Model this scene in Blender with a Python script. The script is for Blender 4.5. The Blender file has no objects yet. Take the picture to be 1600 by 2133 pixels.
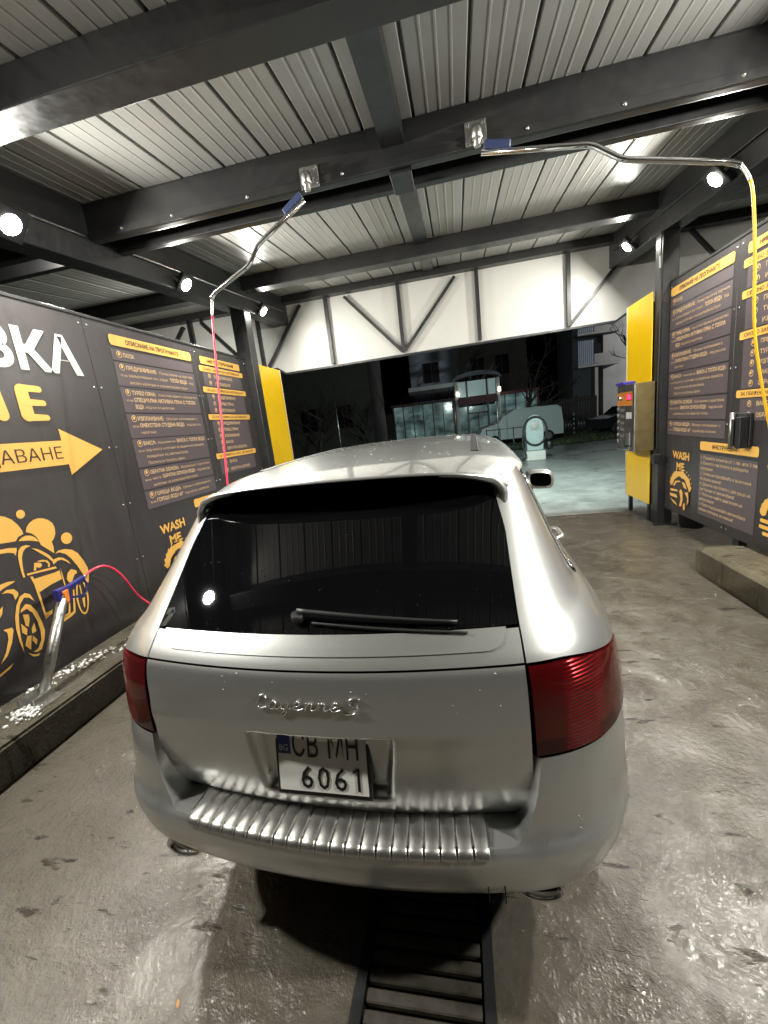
import bpy, bmesh, math, random
import numpy as np
from mathutils import Vector, Matrix
random.seed(7)
R = math.radians
SC = bpy.context.scene
COL = SC.collection

# ------------------------------------------------------------------ camera
cam_d = bpy.data.cameras.new('camera'); cam = bpy.data.objects.new('camera', cam_d); COL.objects.link(cam)
SC.camera = cam
yaw, pitch, roll = R(11.6), R(-11.8), R(-6.65)
fw = Vector((-math.sin(yaw)*math.cos(pitch), math.cos(yaw)*math.cos(pitch), math.sin(pitch)))
r0 = Vector((math.cos(yaw), math.sin(yaw), 0)); u0 = r0.cross(fw)
rt = math.cos(roll)*r0 + math.sin(roll)*u0; up = -math.sin(roll)*r0 + math.cos(roll)*u0
M = Matrix((rt, up, -fw)).transposed().to_4x4(); M.translation = Vector((0, 0, 1.80))
cam.matrix_world = M
cam_d.sensor_fit = 'VERTICAL'; cam_d.sensor_height = 36; cam_d.lens = 850/2133*36
cam_d.clip_start = .02; cam_d.clip_end = 600

# ------------------------------------------------------------------ night sky, exposure
W = bpy.data.worlds.new('World'); SC.world = W; W.use_nodes = True
wn = W.node_tree; bg = wn.nodes['Background']
sky = wn.nodes.new('ShaderNodeTexSky'); sky.sky_type = 'NISHITA'; sky.sun_disc = False
sky.sun_elevation = R(-4); sky.sun_rotation = R(200)
wn.links.new(sky.outputs[0], bg.inputs[0]); bg.inputs[1].default_value = .02
SC.view_settings.view_transform = 'Standard'; SC.view_settings.look = 'None'
SC.view_settings.exposure = 0.12; SC.view_settings.gamma = 1
SC.render.engine = 'CYCLES'
SC.cycles.use_denoising = True
SC.cycles.max_bounces = 8; SC.cycles.diffuse_bounces = 4; SC.cycles.glossy_bounces = 4
SC.cycles.sample_clamp_indirect = 8
SC.cycles.caustics_reflective = False; SC.cycles.caustics_refractive = False
LAMP_W = 118.0

# ------------------------------------------------------------------ helpers
def tag(o, label=None, cat=None, group=None, kind=None):
    if label: o['label'] = label
    if cat: o['category'] = cat
    if group: o['group'] = group
    if kind: o['kind'] = kind
    return o
def empty(name, loc, label, cat, group=None, rz=0):
    o = bpy.data.objects.new(name, None); COL.objects.link(o); o.location = loc; o.rotation_euler = (0, 0, rz)
    o.empty_display_size = .2
    return tag(o, label, cat, group)
def link(name, me, mat, parent=None, loc=None):
    if mat is not None and not me.materials: me.materials.append(mat)
    o = bpy.data.objects.new(name, me); COL.objects.link(o)
    if parent: o.parent = parent
    if loc is not None: o.location = loc
    return o
def bm_obj(name, bm, mat, parent=None, smooth=False, loc=None):
    me = bpy.data.meshes.new(name); bm.normal_update(); bm.to_mesh(me); bm.free()
    if smooth:
        for p in me.polygons: p.use_smooth = True
    return link(name, me, mat, parent, loc)
def box(bm, x0, x1, y0, y1, z0, z1):
    vs = [bm.verts.new(p) for p in ((x0,y0,z0),(x1,y0,z0),(x1,y1,z0),(x0,y1,z0),(x0,y0,z1),(x1,y0,z1),(x1,y1,z1),(x0,y1,z1))]
    for f in ((3,2,1,0),(4,5,6,7),(0,1,5,4),(1,2,6,5),(2,3,7,6),(3,0,4,7)): bm.faces.new([vs[i] for i in f])
    return vs
def bev(bm, w, seg=1):
    bmesh.ops.bevel(bm, geom=bm.edges[:], offset=w, segments=seg, affect='EDGES', profile=.6)
def add_box(name, b, mat, parent=None, bevel=0, loc=None, seg=1):
    bm = bmesh.new(); box(bm, *b)
    if bevel: bev(bm, bevel, seg)
    return bm_obj(name, bm, mat, parent, loc=loc)
def bar(bm, a, b, w, h, upv=(0,0,1)):
    a, b = Vector(a), Vector(b); d = (b-a).normalized(); s = d.cross(Vector(upv))
    if s.length < 1e-4: s = d.cross(Vector((1,0,0)))
    s.normalize(); t = s.cross(d)
    vs = []
    for p in (a, b):
        for i, j in ((-1,-1),(1,-1),(1,1),(-1,1)): vs.append(bm.verts.new(p + s*i*w/2 + t*j*h/2))
    for f in ((0,1,2,3),(7,6,5,4),(0,4,5,1),(1,5,6,2),(2,6,7,3),(3,7,4,0)): bm.faces.new([vs[i] for i in f])
def smooth_path(pts, n=6):
    pts = [Vector(p) for p in pts]; out = []
    for i in range(len(pts)-1):
        p0 = pts[max(i-1,0)]; p1 = pts[i]; p2 = pts[i+1]; p3 = pts[min(i+2,len(pts)-1)]
        for k in range(n):
            t = k/n
            out.append(.5*((2*p1)+(p2-p0)*t+(2*p0-5*p1+4*p2-p3)*t*t+(3*p1-p0-3*p2+p3)*t**3))
    out.append(pts[-1]); return out
def tube(bm, pts, r, seg=10, cap=True):
    pts = [Vector(p) for p in pts]; rings = []
    t0 = (pts[1]-pts[0]).normalized(); n = t0.orthogonal().normalized()
    for i, p in enumerate(pts):
        t = (pts[min(i+1,len(pts)-1)]-pts[max(i-1,0)]).normalized()
        n = (n - t*n.dot(t)).normalized(); b = t.cross(n)
        rr = r[i] if isinstance(r, (list, tuple)) else r
        rings.append([bm.verts.new(p+(n*math.cos(a)+b*math.sin(a))*rr) for a in [2*math.pi*k/seg for k in range(seg)]])
    for a, c in zip(rings, rings[1:]):
        for k in range(seg): bm.faces.new((a[k], a[(k+1)%seg], c[(k+1)%seg], c[k])).smooth = True
    if cap: bm.faces.new(rings[0][::-1]); bm.faces.new(rings[-1])
def add_tube(name, pts, r, mat, parent=None, seg=10):
    bm = bmesh.new(); tube(bm, pts, r, seg); return bm_obj(name, bm, mat, parent)
def lathe(bm, prof, axis='Z', seg=24, c=(0,0,0), close=False):
    rings = []
    for r, h in prof:
        ring = []
        for k in range(seg):
            a = 2*math.pi*k/seg; x, y = r*math.cos(a), r*math.sin(a)
            p = {'Z':(x,y,h),'X':(h,x,y),'Y':(x,h,y)}[axis]
            ring.append(bm.verts.new((p[0]+c[0],p[1]+c[1],p[2]+c[2])))
        rings.append(ring)
    for a, b in zip(rings, rings[1:]):
        for k in range(seg): bm.faces.new((a[k],a[(k+1)%seg],b[(k+1)%seg],b[k])).smooth = True
    if close: bm.faces.new(rings[0][::-1]); bm.faces.new(rings[-1])

# ------------------------------------------------------------------ materials
def mat(name, col, rough=.5, metal=0, coat=0, spec=None, emis=None, estr=0):
    m = bpy.data.materials.new(name); m.use_nodes = True
    b = m.node_tree.nodes['Principled BSDF']
    b.inputs['Base Color'].default_value = (*col, 1); b.inputs['Roughness'].default_value = rough
    b.inputs['Metallic'].default_value = metal; b.inputs['Coat Weight'].default_value = coat; b.inputs['Coat Roughness'].default_value = .06
    if spec is not None: b.inputs['Specular IOR Level'].default_value = spec
    if emis: b.inputs['Emission Color'].default_value = (*emis, 1); b.inputs['Emission Strength'].default_value = estr
    return m
class NT:
    def __init__(s, m): s.t = m.node_tree; s.b = s.t.nodes['Principled BSDF']; s.co = None
    def n(s, ty, **kw):
        x = s.t.nodes.new(ty)
        for k, v in kw.items():
            if k.startswith('_'): setattr(x, k[1:], v)
            else: x.inputs[k.replace('__',' ')].default_value = v
        return x
    def l(s, a, b): s.t.links.new(a, b)
    def coord(s, scale=(1,1,1), kind='Object'):
        c = s.n('ShaderNodeTexCoord'); mp = s.n('ShaderNodeMapping'); mp.inputs['Scale'].default_value = scale
        s.l(c.outputs[kind], mp.inputs['Vector']); return mp.outputs[0]
    def noise(s, vec, scale, detail=6, rough=.6, dist=0):
        x = s.n('ShaderNodeTexNoise', Scale=scale, Detail=detail, Roughness=rough, Distortion=dist); s.l(vec, x.inputs['Vector']); return x.outputs['Fac']
    def ramp(s, fac, stops):
        x = s.n('ShaderNodeValToRGB'); e = x.color_ramp.elements
        while len(e) < len(stops): e.new(.5)
        for q, (p, c) in zip(e, stops):
            q.position = p; q.color = (*c, 1) if not isinstance(c, (int,float)) else (c,c,c,1)
        s.l(fac, x.inputs[0]); return x.outputs[0]
    def math(s, op, a, b):
        x = s.n('ShaderNodeMath', _operation=op)
        for i, v in enumerate((a, b)):
            if isinstance(v, (int, float)): x.inputs[i].default_value = v
            else: s.l(v, x.inputs[i])
        return x.outputs[0]
    def mix(s, fac, a, b, blend='MIX'):
        x = s.n('ShaderNodeMix', _data_type='RGBA', _blend_type=blend)
        for i, v in ((0, fac), (6, a), (7, b)):
            if isinstance(v, (int, float)): x.inputs[i].default_value = v
            elif isinstance(v, tuple): x.inputs[i].default_value = (*v, 1)
            else: s.l(v, x.inputs[i])
        return x.outputs[2]
    def bump(s, h, strength, dist):
        x = s.n('ShaderNodeBump', Strength=strength, Distance=dist); s.l(h, x.inputs['Height']); s.l(x.outputs[0], s.b.inputs['Normal']); return x
def grime(m, col2, scale=3, lo=.45, hi=.75, rvar=(.35,.6), stretch=(1,1,1), bump=0):
    t = NT(m); v = t.coord(stretch); f = t.noise(v, scale, 8, .65); f2 = t.noise(v, scale*7, 5, .6)
    k = t.ramp(f, [(lo, 0), (hi, 1)])
    t.l(t.mix(k, tuple(t.b.inputs['Base Color'].default_value)[:3], col2), t.b.inputs['Base Color'])
    t.l(t.ramp(f2, [(.3, rvar[0]), (.7, rvar[1])]), t.b.inputs['Roughness'])
    if bump: t.bump(f2, bump, .004)
    return m
M_steel = grime(mat('dark_steel_paint', (.017,.0175,.019), .38), (.032,.031,.029), 1.8, .4, .8, (.28,.45))
M_roof = grime(mat('roof_sheet', (.33,.33,.315), .4), (.25,.25,.235), 1.6, .4, .8, (.28,.45), (1,.25,1))
M_groove = mat('roof_joint', (.05,.05,.05), .6)
M_fascia = grime(mat('fascia_white', (.50,.50,.475), .45), (.42,.42,.40), 1.2, .5, .9, (.4,.55))
M_yellow = grime(mat('yellow_sheet', (.80,.50,.004), .3), (.66,.41,.004), 1.5, .45, .85, (.30,.36))
M_galv = grime(mat('galvanised', (.55,.55,.53), .35, 1), (.40,.40,.38), 6, .4, .7, (.25,.45))
M_chrome = mat('chrome', (.75,.75,.74), .12, 1)
M_black = mat('black_plastic', (.012,.012,.013), .45)
M_rubber = mat('rubber', (.012,.012,.012), .75)
M_orange = mat('print_orange', (.80,.45,.10), .38)
M_white_p = mat('print_white', (.62,.61,.55), .4)
M_beige_p = mat('print_beige', (.66,.45,.25), .4)
M_dark_p = mat('print_dark', (.04,.02,.015), .4)
M_blue = mat('blue_plastic', (.02,.022,.16), .35)
M_red_hose = mat('pink_hose', (.80,.05,.10), .35)
M_yel_hose = mat('yellow_hose', (.80,.46,.02), .35)
M_lens = mat('lamp_lens', (.9,.9,.85), .3, emis=(1,.96,.85), estr=60)

def board_mat():
    m = mat('board_print', (.05,.044,.048), .3); t = NT(m)
    v = t.coord(); f = t.noise(v, .8, 4, .5)
    base = t.ramp(f, [(.3, (.046,.043,.042)), (.55, (.040,.035,.037)), (.75, (.032,.029,.035))])
    vo = t.n('ShaderNodeTexVoronoi', Scale=2.6, Randomness=.9); t.l(v, vo.inputs['Vector'])
    ring = t.ramp(vo.outputs['Distance'], [(.235, 0), (.25, 1), (.275, 1), (.29, 0)])
    t.l(t.mix(t.math('MULTIPLY', ring, .28), base, (.024,.022,.024)), t.b.inputs['Base Color'])
    stk = t.ramp(t.noise(t.coord((9,9,.55)), 1.3, 6, .65), [(.50,0),(.72,1)])
    t.l(t.mix(t.math('MULTIPLY', stk, .30), t.mix(t.math('MULTIPLY', ring, .28), base, (.024,.022,.024)), (.085,.078,.070)), t.b.inputs['Base Color'])
    g = t.noise(v, 7, 6, .7); t.l(t.ramp(g, [(.3,.30),(.7,.38)]), t.b.inputs['Roughness'])
    return m
M_board = board_mat()
M_panelbox = mat('print_panel', (.105,.085,.092), .33)

def floor_mat(name, c1, c2, c3, wet_lo, wet_hi, bs=1.0):
    m = mat(name, c1, .4); t = NT(m); v = t.coord()
    big = t.noise(v, .55, 4, .6, .4); mid = t.noise(v, 3.2, 8, .68, .6); fine = t.noise(v, 24, 6, .7); grit = t.noise(v, 110, 3, .6)
    # elongated scuffs and mud flakes
    v2 = t.n('ShaderNodeMapping'); v2.inputs['Rotation'].default_value = (0,0,R(38)); v2.inputs['Scale'].default_value = (3.2,11,1)
    t.l(v, v2.inputs['Vector']); sc = t.noise(v2.outputs[0], 1.5, 5, .6, .3)
    col = t.mix(t.ramp(mid, [(.36,0),(.66,1)]), c1, c2)
    col = t.mix(t.ramp(big, [(.42,0),(.64,.85)]), col, c3)
    flake = t.ramp(sc, [(.62,0),(.70,1)])
    col = t.mix(t.math('MULTIPLY', flake, .8), col, tuple(x*.38 for x in c2))
    sp = t.ramp(fine, [(.64,0),(.74,1)])
    col = t.mix(t.math('MULTIPLY', sp, .55), col, tuple(x*.5 for x in c1))
    t.l(col, t.b.inputs['Base Color'])
    wet = t.ramp(t.math('ADD', t.math('MULTIPLY', big, .6), t.math('MULTIPLY', mid, .4)), [(wet_lo, .34),(wet_hi, .06)])
    t.l(wet, t.b.inputs['Roughness'])
    hm = t.noise(v, 5, 3, .55, .5); hf = t.noise(v, 42, 2.5, .5, .2); hg = t.noise(v, 120, 1.5, .5)
    amp = t.ramp(t.math('ADD', t.math('MULTIPLY', mid, .5), t.math('MULTIPLY', big, .5)), [(.42,.12),(.56,1)])
    h = t.math('ADD', t.math('MULTIPLY', hm, .013), t.math('ADD', t.math('MULTIPLY', t.math('MULTIPLY', hf, amp), .0074), t.math('MULTIPLY', t.math('MULTIPLY', hg, amp), .0030)))
    h = t.math('SUBTRACT', h, t.math('MULTIPLY', flake, .004))
    t.bump(h, bs, 1.0)
    return m
M_floor = floor_mat('wet_concrete', (.128,.116,.095), (.068,.058,.044), (.098,.088,.072), .38, .51)
M_yard = floor_mat('yard_concrete', (.30,.31,.30), (.20,.21,.20), (.13,.135,.13), .5, .75, .35)
M_kerb = floor_mat('kerb_concrete', (.17,.15,.105), (.080,.068,.042), (.12,.105,.075), .36, .50, 1.0)
M_ledge = floor_mat('ledge_concrete', (.13,.118,.09), (.055,.047,.032), (.10,.09,.07), .30, .46, 1.9)

# car materials
def paint_mat():
    m = mat('silver_paint', (.50,.50,.485), .25, .78, .9); t = NT(m)
    m.node_tree.nodes['Principled BSDF'].inputs['Coat Roughness'].default_value = .03
    v = t.coord(); fl = t.noise(v, 900, 2, .5); d = t.noise(v, 2.2, 3, .5); dust = t.noise(v, 38, 5, .7)
    c = t.mix(t.ramp(fl, [(.35,0),(.65,1)]), (.50,.51,.50), (.62,.63,.62))
    c = t.mix(t.math('MULTIPLY', t.ramp(d, [(.40,0),(.85,1)]), .07), c, (.34,.32,.29))
    t.l(c, t.b.inputs['Base Color'])
    t.b.inputs['Roughness'].default_value = .30
    return m
M_paint = paint_mat()
M_cglass = mat('dark_glass', (.003,.003,.0035), .02, 0, 0, .24); M_cglass.node_tree.nodes['Principled BSDF'].inputs['Coat Roughness'].default_value = .0
M_trim = mat('black_trim', (.014,.014,.015), .5)
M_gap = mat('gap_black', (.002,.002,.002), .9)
M_brush = grime(mat('brushed_step', (.66,.65,.63), .35, 1), (.50,.49,.47), 7, .5, .85, (.33,.40))
def lens_mat():
    m = mat('tail_lens', (.22,.006,.006), .18, 0, 1); t = NT(m)
    c = t.n('ShaderNodeTexCoord'); s = t.n('ShaderNodeSeparateXYZ'); t.l(c.outputs['Object'], s.inputs[0])
    z = t.math('MULTIPLY', t.math('SUBTRACT', s.outputs[2], .89), 3.8)
    col = t.ramp(z, [(0,(.022,.002,.002)),(.16,(.026,.002,.002)),(.20,(.060,.009,.005)),(.50,(.050,.006,.004)),(.54,(.062,.002,.003)),(.95,(.072,.002,.003))])
    w = t.n('ShaderNodeTexWave', Scale=30.0, _wave_type='BANDS', _bands_direction='Z'); t.l(c.outputs['Object'], w.inputs['Vector'])
    ax = t.math('ABSOLUTE', s.outputs[0], 0)
    glint_colm = t.ramp(ax, [(.68,0),(.715,1),(.775,1),(.81,0)])  # ribbed reflector column; its brighter red paints reflected glints into the lens
    nz = t.noise(c.outputs['Object'], 8, 3, .5)
    col = t.mix(t.math('MULTIPLY', glint_colm, t.ramp(nz, [(.35,.25),(.6,1)])), col, (.32,.004,.007))
    col = t.mix(t.ramp(nz, [(.45,0),(.75,.7)]), col, (.03,.002,.002))
    dk = t.math('MULTIPLY', t.ramp(w.outputs['Fac'], [(.2,.7),(.6,0)]), t.math('ADD', t.math('MULTIPLY', glint_colm, .8), .1))
    col = t.mix(dk, col, (.03,.002,.002)); t.l(col, t.b.inputs['Base Color'])
    t.l(t.math('MULTIPLY', glint_colm, .45), t.b.inputs['Metallic']); t.b.inputs['Roughness'].default_value = .22; t.b.inputs['Specular IOR Level'].default_value = .12; t.b.inputs['Coat Weight'].default_value = .55
    t.bump(t.math('MULTIPLY', w.outputs['Fac'], t.math('ADD', t.math('MULTIPLY', glint_colm, .97), .03)), .7, .004); t.b.inputs['Coat Roughness'].default_value = .03
    return m
M_tail = lens_mat()

# ================================================================== SETTING
def sheet(name, rects, z, m, kind='structure'):
    bm = bmesh.new()
    for x0,x1,y0,y1 in rects:
        vs = [bm.verts.new(p) for p in ((x0,y0,z),(x1,y0,z),(x1,y1,z),(x0,y1,z))]; bm.faces.new(vs)
    o = bm_obj(name, bm, m); o['kind'] = kind; return o
TX0, TX1 = -.455, -.04
sheet('bay_floor', [(-9,TX0,-7,7.1),(TX1,8,-7,7.1),(TX0,TX1,4.5,7.1),(TX0,TX1,-7,-.6)], 0, M_floor)
sheet('yard', [(-120,120,7.1,200)], -.03, M_yard)
sheet('back_ground', [(-120,120,-120,-7),(-120,-9,-7,7.1),(8,120,-7,7.1)], -.03, M_yard)
bm = bmesh.new(); box(bm, -9, 8, 7.08, 7.1, -.2, -.001)
o = bm_obj('bay_floor_edge', bm, M_floor); o['kind'] = 'structure'

# drain channel
dr = empty('drain_channel', (-.2475, 1.5, 0), 'narrow slatted steel drain channel sunk in the concrete behind and under the silver car', 'drain')
bm = bmesh.new()
box(bm, -.2075-.02, -.2075+.015, -2.1, 3.0, -.25, .004)
box(bm, .2075-.015, .2075+.02, -2.1, 3.0, -.25, .004)
bm_obj('channel_frame', bm, M_steel, dr)
add_box('channel_bottom', (-.19,.19,-2.1,3.0,-.27,-.055), M_kerb, dr)
M_grate = grime(mat('grate_steel', (.075,.068,.056), .45, .2), (.035,.03,.024), 12, .4, .7, (.3,.55))
me = None
for k in range(60):
    y = -1.2 + k*.052
    if me is None:
        bm = bmesh.new(); box(bm, -.188,.188,-.0185,.0185,-.03,-.006); bev(bm, .004)
        me = bpy.data.meshes.new('slat'); bm.to_mesh(me); bm.free(); me.materials.append(M_grate)
    link('slat', me, None, dr, (0, y, 0))

# left raised ledge
bm = bmesh.new(); box(bm, -3.75, -2.735, -7, 6.25, -.01, .235); 
bmesh.ops.subdivide_edges(bm, edges=bm.edges[:], cuts=1)
bmesh.ops.bevel(bm, geom=[e for e in bm.edges if len(e.link_faces)==2 and abs(e.calc_face_angle(0))>1], offset=.018, segments=2, affect='EDGES')
o = bm_obj('raised_ledge', bm, M_ledge); o['kind'] = 'structure'
# right kerb beam
kb = empty('kerb_beam', (2.45, 2.0, 0), 'low concrete kerb beam with chamfered end lying below the right printed board', 'kerb')
bm = bmesh.new()
prof = [(-.20,0),(-.20,.235),(-.165,.27),(.165,.27),(.20,.235),(.20,0)]
e0 = [bm.verts.new((x,-6,z)) for x,z in prof]; e1 = [bm.verts.new((x*.99,2.36,z*.99)) for x,z in prof]
e2 = [bm.verts.new((x*.80,2.52,z*.85)) for x,z in prof]
for a,b in ((e0,e1),(e1,e2)):
    for i in range(5): bm.faces.new((a[i],a[i+1],b[i+1],b[i]))
bm.faces.new(e2); bm.faces.new(e0[::-1])
bm_obj('beam', bm, M_kerb, kb)

# ================================================================== CANOPY
def roof_z(y): return 3.68 + .09*y
cp = empty('wash_bay_canopy', (-.25, 3, 0), 'dark steel canopy frame with pale ribbed roof sheets and white truss fascia over the bay', 'canopy')
cp.location = (0,0,0)
Y0, Y1 = -3.2, 8.3
def roof_panel_mesh():
    p = .388; prof = [(.008,.034),(.010,.006),(.016,.0)]
    for k in range(1, 4):
        xc = .018+k*(p-.036)/4
        prof += [(xc-.010,.0),(xc-.006,-.0022),(xc+.006,-.0022),(xc+.010,.0)]
    prof += [(p-.016,.0),(p-.010,.006),(p-.008,.034)]
    bm = bmesh.new(); ra=[]; rb=[]
    for x,z in prof:
        ra.append(bm.verts.new((x,Y0,roof_z(Y0)+z))); rb.append(bm.verts.new((x,Y1,roof_z(Y1)+z)))
    for i in range(len(prof)-1): bm.faces.new((ra[i],rb[i],rb[i+1],ra[i+1]))
    me = bpy.data.meshes.new('roof_panel'); bm.normal_update(); bm.to_mesh(me); bm.free(); me.materials.append(M_roof); return me
me = roof_panel_mesh()
for k in range(-18, 17): link('roof_panel', me, None, cp, (-.17+.388*k-.194+.194, 0, 0))
bm = bmesh.new()
vs = [bm.verts.new(p) for p in ((-7.4,Y0,roof_z(Y0)+.034),(6.6,Y0,roof_z(Y0)+.034),(6.6,Y1,roof_z(Y1)+.034),(-7.4,Y1,roof_z(Y1)+.034))]
bm.faces.new(vs)
vs2 = [bm.verts.new(v.co+Vector((0,0,.05))) for v in vs]; bm.faces.new(vs2[::-1])
for i in range(4): bm.faces.new((vs[i],vs2[i],vs2[(i+1)%4],vs[(i+1)%4]))
bm_obj('roof_deck', bm, M_groove, cp)
def cross_beam(y0, y1, z0, z1, lip=True):
    bm = bmesh.new(); box(bm, -7.3, 6.5, y0, y1, z0, z1); bev(bm, .024 if lip else .008, 3)
    o = bm_obj('cross_beam', bm, M_steel, cp)
    if lip:
        bm = bmesh.new(); box(bm, -7.3, 6.5, y0-.012, y0-.001, z0+.0, z0+.06); bev(bm, .003)
        bm_obj('beam_flange', bm, M_steel, o)
    return o
cross_beam(.35, .55, 3.50, roof_z(.35)-.003, False)
cross_beam(-1.6, -1.3, 3.2, roof_z(-1.6)-.003, False)
cross_beam(2.22, 2.42, 3.685, roof_z(2.22)-.003, False)
cross_beam(3.56, 3.66, 3.70, roof_z(3.56)-.003)
cross_beam(3.87, 3.945, 3.705, roof_z(3.87)-.003, False)
add_box('beam_cover', (-7.3,6.5,3.662,3.868,3.955,3.985), M_steel, cp)
cross_beam(6.33, 6.53, 4.05, roof_z(6.33)-.003, False)
cross_beam(7.88, 8.06, 4.265, roof_z(7.88)-.003, False)
def side_beam(x0, x1):
    bm = bmesh.new()
    vs = []
    for y in (-3.1, 8.1):
        zb = 3.19+.09*y; zt = roof_z(y)-.02
        vs += [bm.verts.new(p) for p in ((x0,y,zb),(x1,y,zb),(x1,y,zt),(x0,y,zt))]
    for f in ((0,1,2,3),(7,6,5,4),(0,4,5,1),(1,5,6,2),(2,6,7,3),(3,7,4,0)): bm.faces.new([vs[i] for i in f])
    bev(bm, .008)
    return bm_obj('side_beam', bm, M_steel, cp)
side_beam(-3.33, -3.10); side_beam(2.62, 2.85)
# rafter along the bay
for (ya, yb) in ((-3.0, 2.22), (2.42, 3.56), (3.945, 6.33), (6.53, 7.88)):
    bm = bmesh.new(); vs=[]
    dep = .16 if yb < 3.6 else .05
    for y in (ya, yb):
        zt = roof_z(y)-.004
        vs += [bm.verts.new(p) for p in ((-.425,y,zt-dep),(-.255,y,zt-dep),(-.255,y,zt),(-.425,y,zt))]
    for f in ((0,1,2,3),(7,6,5,4),(0,4,5,1),(1,5,6,2),(2,6,7,3),(3,7,4,0)): bm.faces.new([vs[i] for i in f])
    bm_obj('rafter', bm, M_steel, cp)
add_box('splice_plate', (-.39,-.22,3.60,3.90,3.672,3.698), M_steel, cp, .004)
# posts
for x0, x1, y0 in ((-3.30,-3.07,6.22),(2.63,2.82,6.2),(-3.30,-3.07,-1.6),(2.75,2.94,-1.6)):
    bm = bmesh.new(); box(bm, x0, x1, y0, y0+.2, 0, 3.19+.09*y0+.01); bev(bm, .006)
    pt = bm_obj('post', bm, M_steel, cp)
    bm = bmesh.new(); box(bm, x0-.05, x1+.05, y0-.05, y0-.001, 0.0, .015); bm_obj('base_plate', bm, M_steel, pt)
# fascia and truss at the far end
FY = 8.02
edges = [-7.0,-5.15,-3.72,-2.30,-.92,.47,1.97,3.40,4.90,6.3]
def fz(x):
    if x < -3.45: return 3.17
    if x > 2.78: return 3.2
    return 3.055 + .008*(x+3.3)
for a, b in zip(edges, edges[1:]):
    pts = [a+.003]
    for kx in (-3.46,-3.30,2.72,2.88):
        if a < kx < b: pts.append(kx)
    pts.append(b-.003)
    bm = bmesh.new()
    def zlow(x):
        if -3.46 < x < -3.30: return 3.17-(x+3.46)/.16*.115
        if 2.72 < x < 2.88: return 3.10+(x-2.72)/.16*.10
        return fz(x) if not (x<=-3.46 or x>=2.88) else (3.17 if x<0 else 3.2)
    lo = [bm.verts.new((x,FY+.05,zlow(x))) for x in pts]; hi = [bm.verts.new((x,FY+.05,4.40)) for x in pts]
    lo2 = [bm.verts.new((x,FY+.09,zlow(x))) for x in pts]; hi2 = [bm.verts.new((x,FY+.09,4.40)) for x in pts]
    for i in range(len(pts)-1):
        bm.faces.new((lo[i],lo[i+1],hi[i+1],hi[i])); bm.faces.new((lo2[i+1],lo2[i],hi2[i],hi2[i+1])); bm.faces.new((lo2[i],lo2[i+1],lo[i+1],lo[i]))
    for q in (0,-1): bm.faces.new((lo[q],hi[q],hi2[q],lo2[q]))
    bm_obj('fascia_panel', bm, M_fascia, cp)
bm = bmesh.new()
pl = [(-7,3.15),(-3.46,3.15),(-3.30,3.035),(2.72,3.085),(2.88,3.18),(6.3,3.18)]
for (xa,za),(xb,zb) in zip(pl, pl[1:]): bar(bm, (xa,FY+.06,za), (xb,FY+.06,zb), .075, .035)
bm_obj('fascia_trim', bm, M_steel, cp)
for x in edges[1:-1]:
    bm = bmesh.new(); box(bm, x-.032, x+.032, FY-.03, FY+.035, zlow(x)+.02, 4.268); bm_obj('truss_post', bm, M_steel, cp)
for (xa,za),(xb,zb) in (((-1.93,4.22),(-.95,3.12)),((.10,4.22),(-.89,3.12)),((2.78,4.02),(2.0,3.15)),((-2.80,4.22),(-3.62,3.20)),((-4.9,4.24),(-4.0,3.25)),((3.80,4.26),(4.60,3.30)),((-5.3,4.2),(-6.2,3.2))):
    bm = bmesh.new(); bar(bm, (xa,FY-.005,za), (xb,FY-.005,zb), .05, .05, (0,1,0)); bm_obj('truss_brace', bm, M_steel, cp)

# floodlights ------------------------------------------------------
fl_group = 'LED floodlights along the canopy side beams'
def floodlight(x, y, z, tilt, label, watts=1.0):
    t = empty('floodlight', (x, y, z), label, 'floodlight', fl_group)
    t.rotation_euler = (0, tilt, 0)
    bm = bmesh.new(); box(bm, -.112,.112,-.118,.118,0,.05); bev(bm,.008)
    for k in range(7): box(bm, -.11+k*.034, -.102+k*.034, -.10, .10, .0495, .075)
    bm_obj('housing', bm, M_black, t)
    bm = bmesh.new(); lathe(bm, [(.0001,-.012),(.045,-.011),(.066,-.006),(.073,.0)], 'Z', 24); bm_obj('lens', bm, M_lens, t)
    bm = bmesh.new(); bar(bm, (0,-.128,.02), (0,-.128,.12), .006, .03); bar(bm, (0,.128,.02), (0,.128,.12), .006,.03); bar(bm,(0,-.131,.12),(0,.131,.12),.03,.006)
    bm_obj('bracket', bm, M_galv, t)
    ld = bpy.data.lights.new('lamp', 'AREA'); ld.shape='DISK'; ld.size=.14; ld.energy = LAMP_W*(watts if y < 6 else .62); ld.color=(1,.972,.885)
    lo = bpy.data.objects.new('lamp', ld); COL.objects.link(lo); lo.parent = t; lo.location = (0,0,-.016)
    return t
side = ('left','right')
names = {(-2,3.8):'lit floodlight on the outer side of the left beam over the next bay',(-2,6.4):'lit floodlight on the outer side of the left beam near the truss',(2,5.0):'lit floodlight on the outer side of the right beam over the next bay',(-1,0.65):'lit floodlight on the left beam above and behind the viewer',(-1,2.78):'large lit floodlight at the left picture edge under the left beam',
 (-1,4.8):'lit floodlight under the left beam, middle one of the left row',(-1,6.85):'farthest lit floodlight of the left row next to the truss',
 (1,.65):'lit floodlight on the right beam above and behind the viewer',(1,2.78):'lit floodlight on the right beam just outside the picture',
 (1,4.9):'lit floodlight at the elbow end of the right swivel pipe',(1,7.0):'lit floodlight on a bracket beside the right canopy post'
}
for (sx, y), lb in names.items():
    if abs(sx) == 2: floodlight(-3.50 if sx < 0 else 3.02, y, 3.42+.09*y, R(50) if sx < 0 else R(-50), lb, .7); continue
    floodlight(-3.03 if sx < 0 else 2.50, y, 3.25+.09*y, R(-48) if sx < 0 else R(48), lb)

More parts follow.
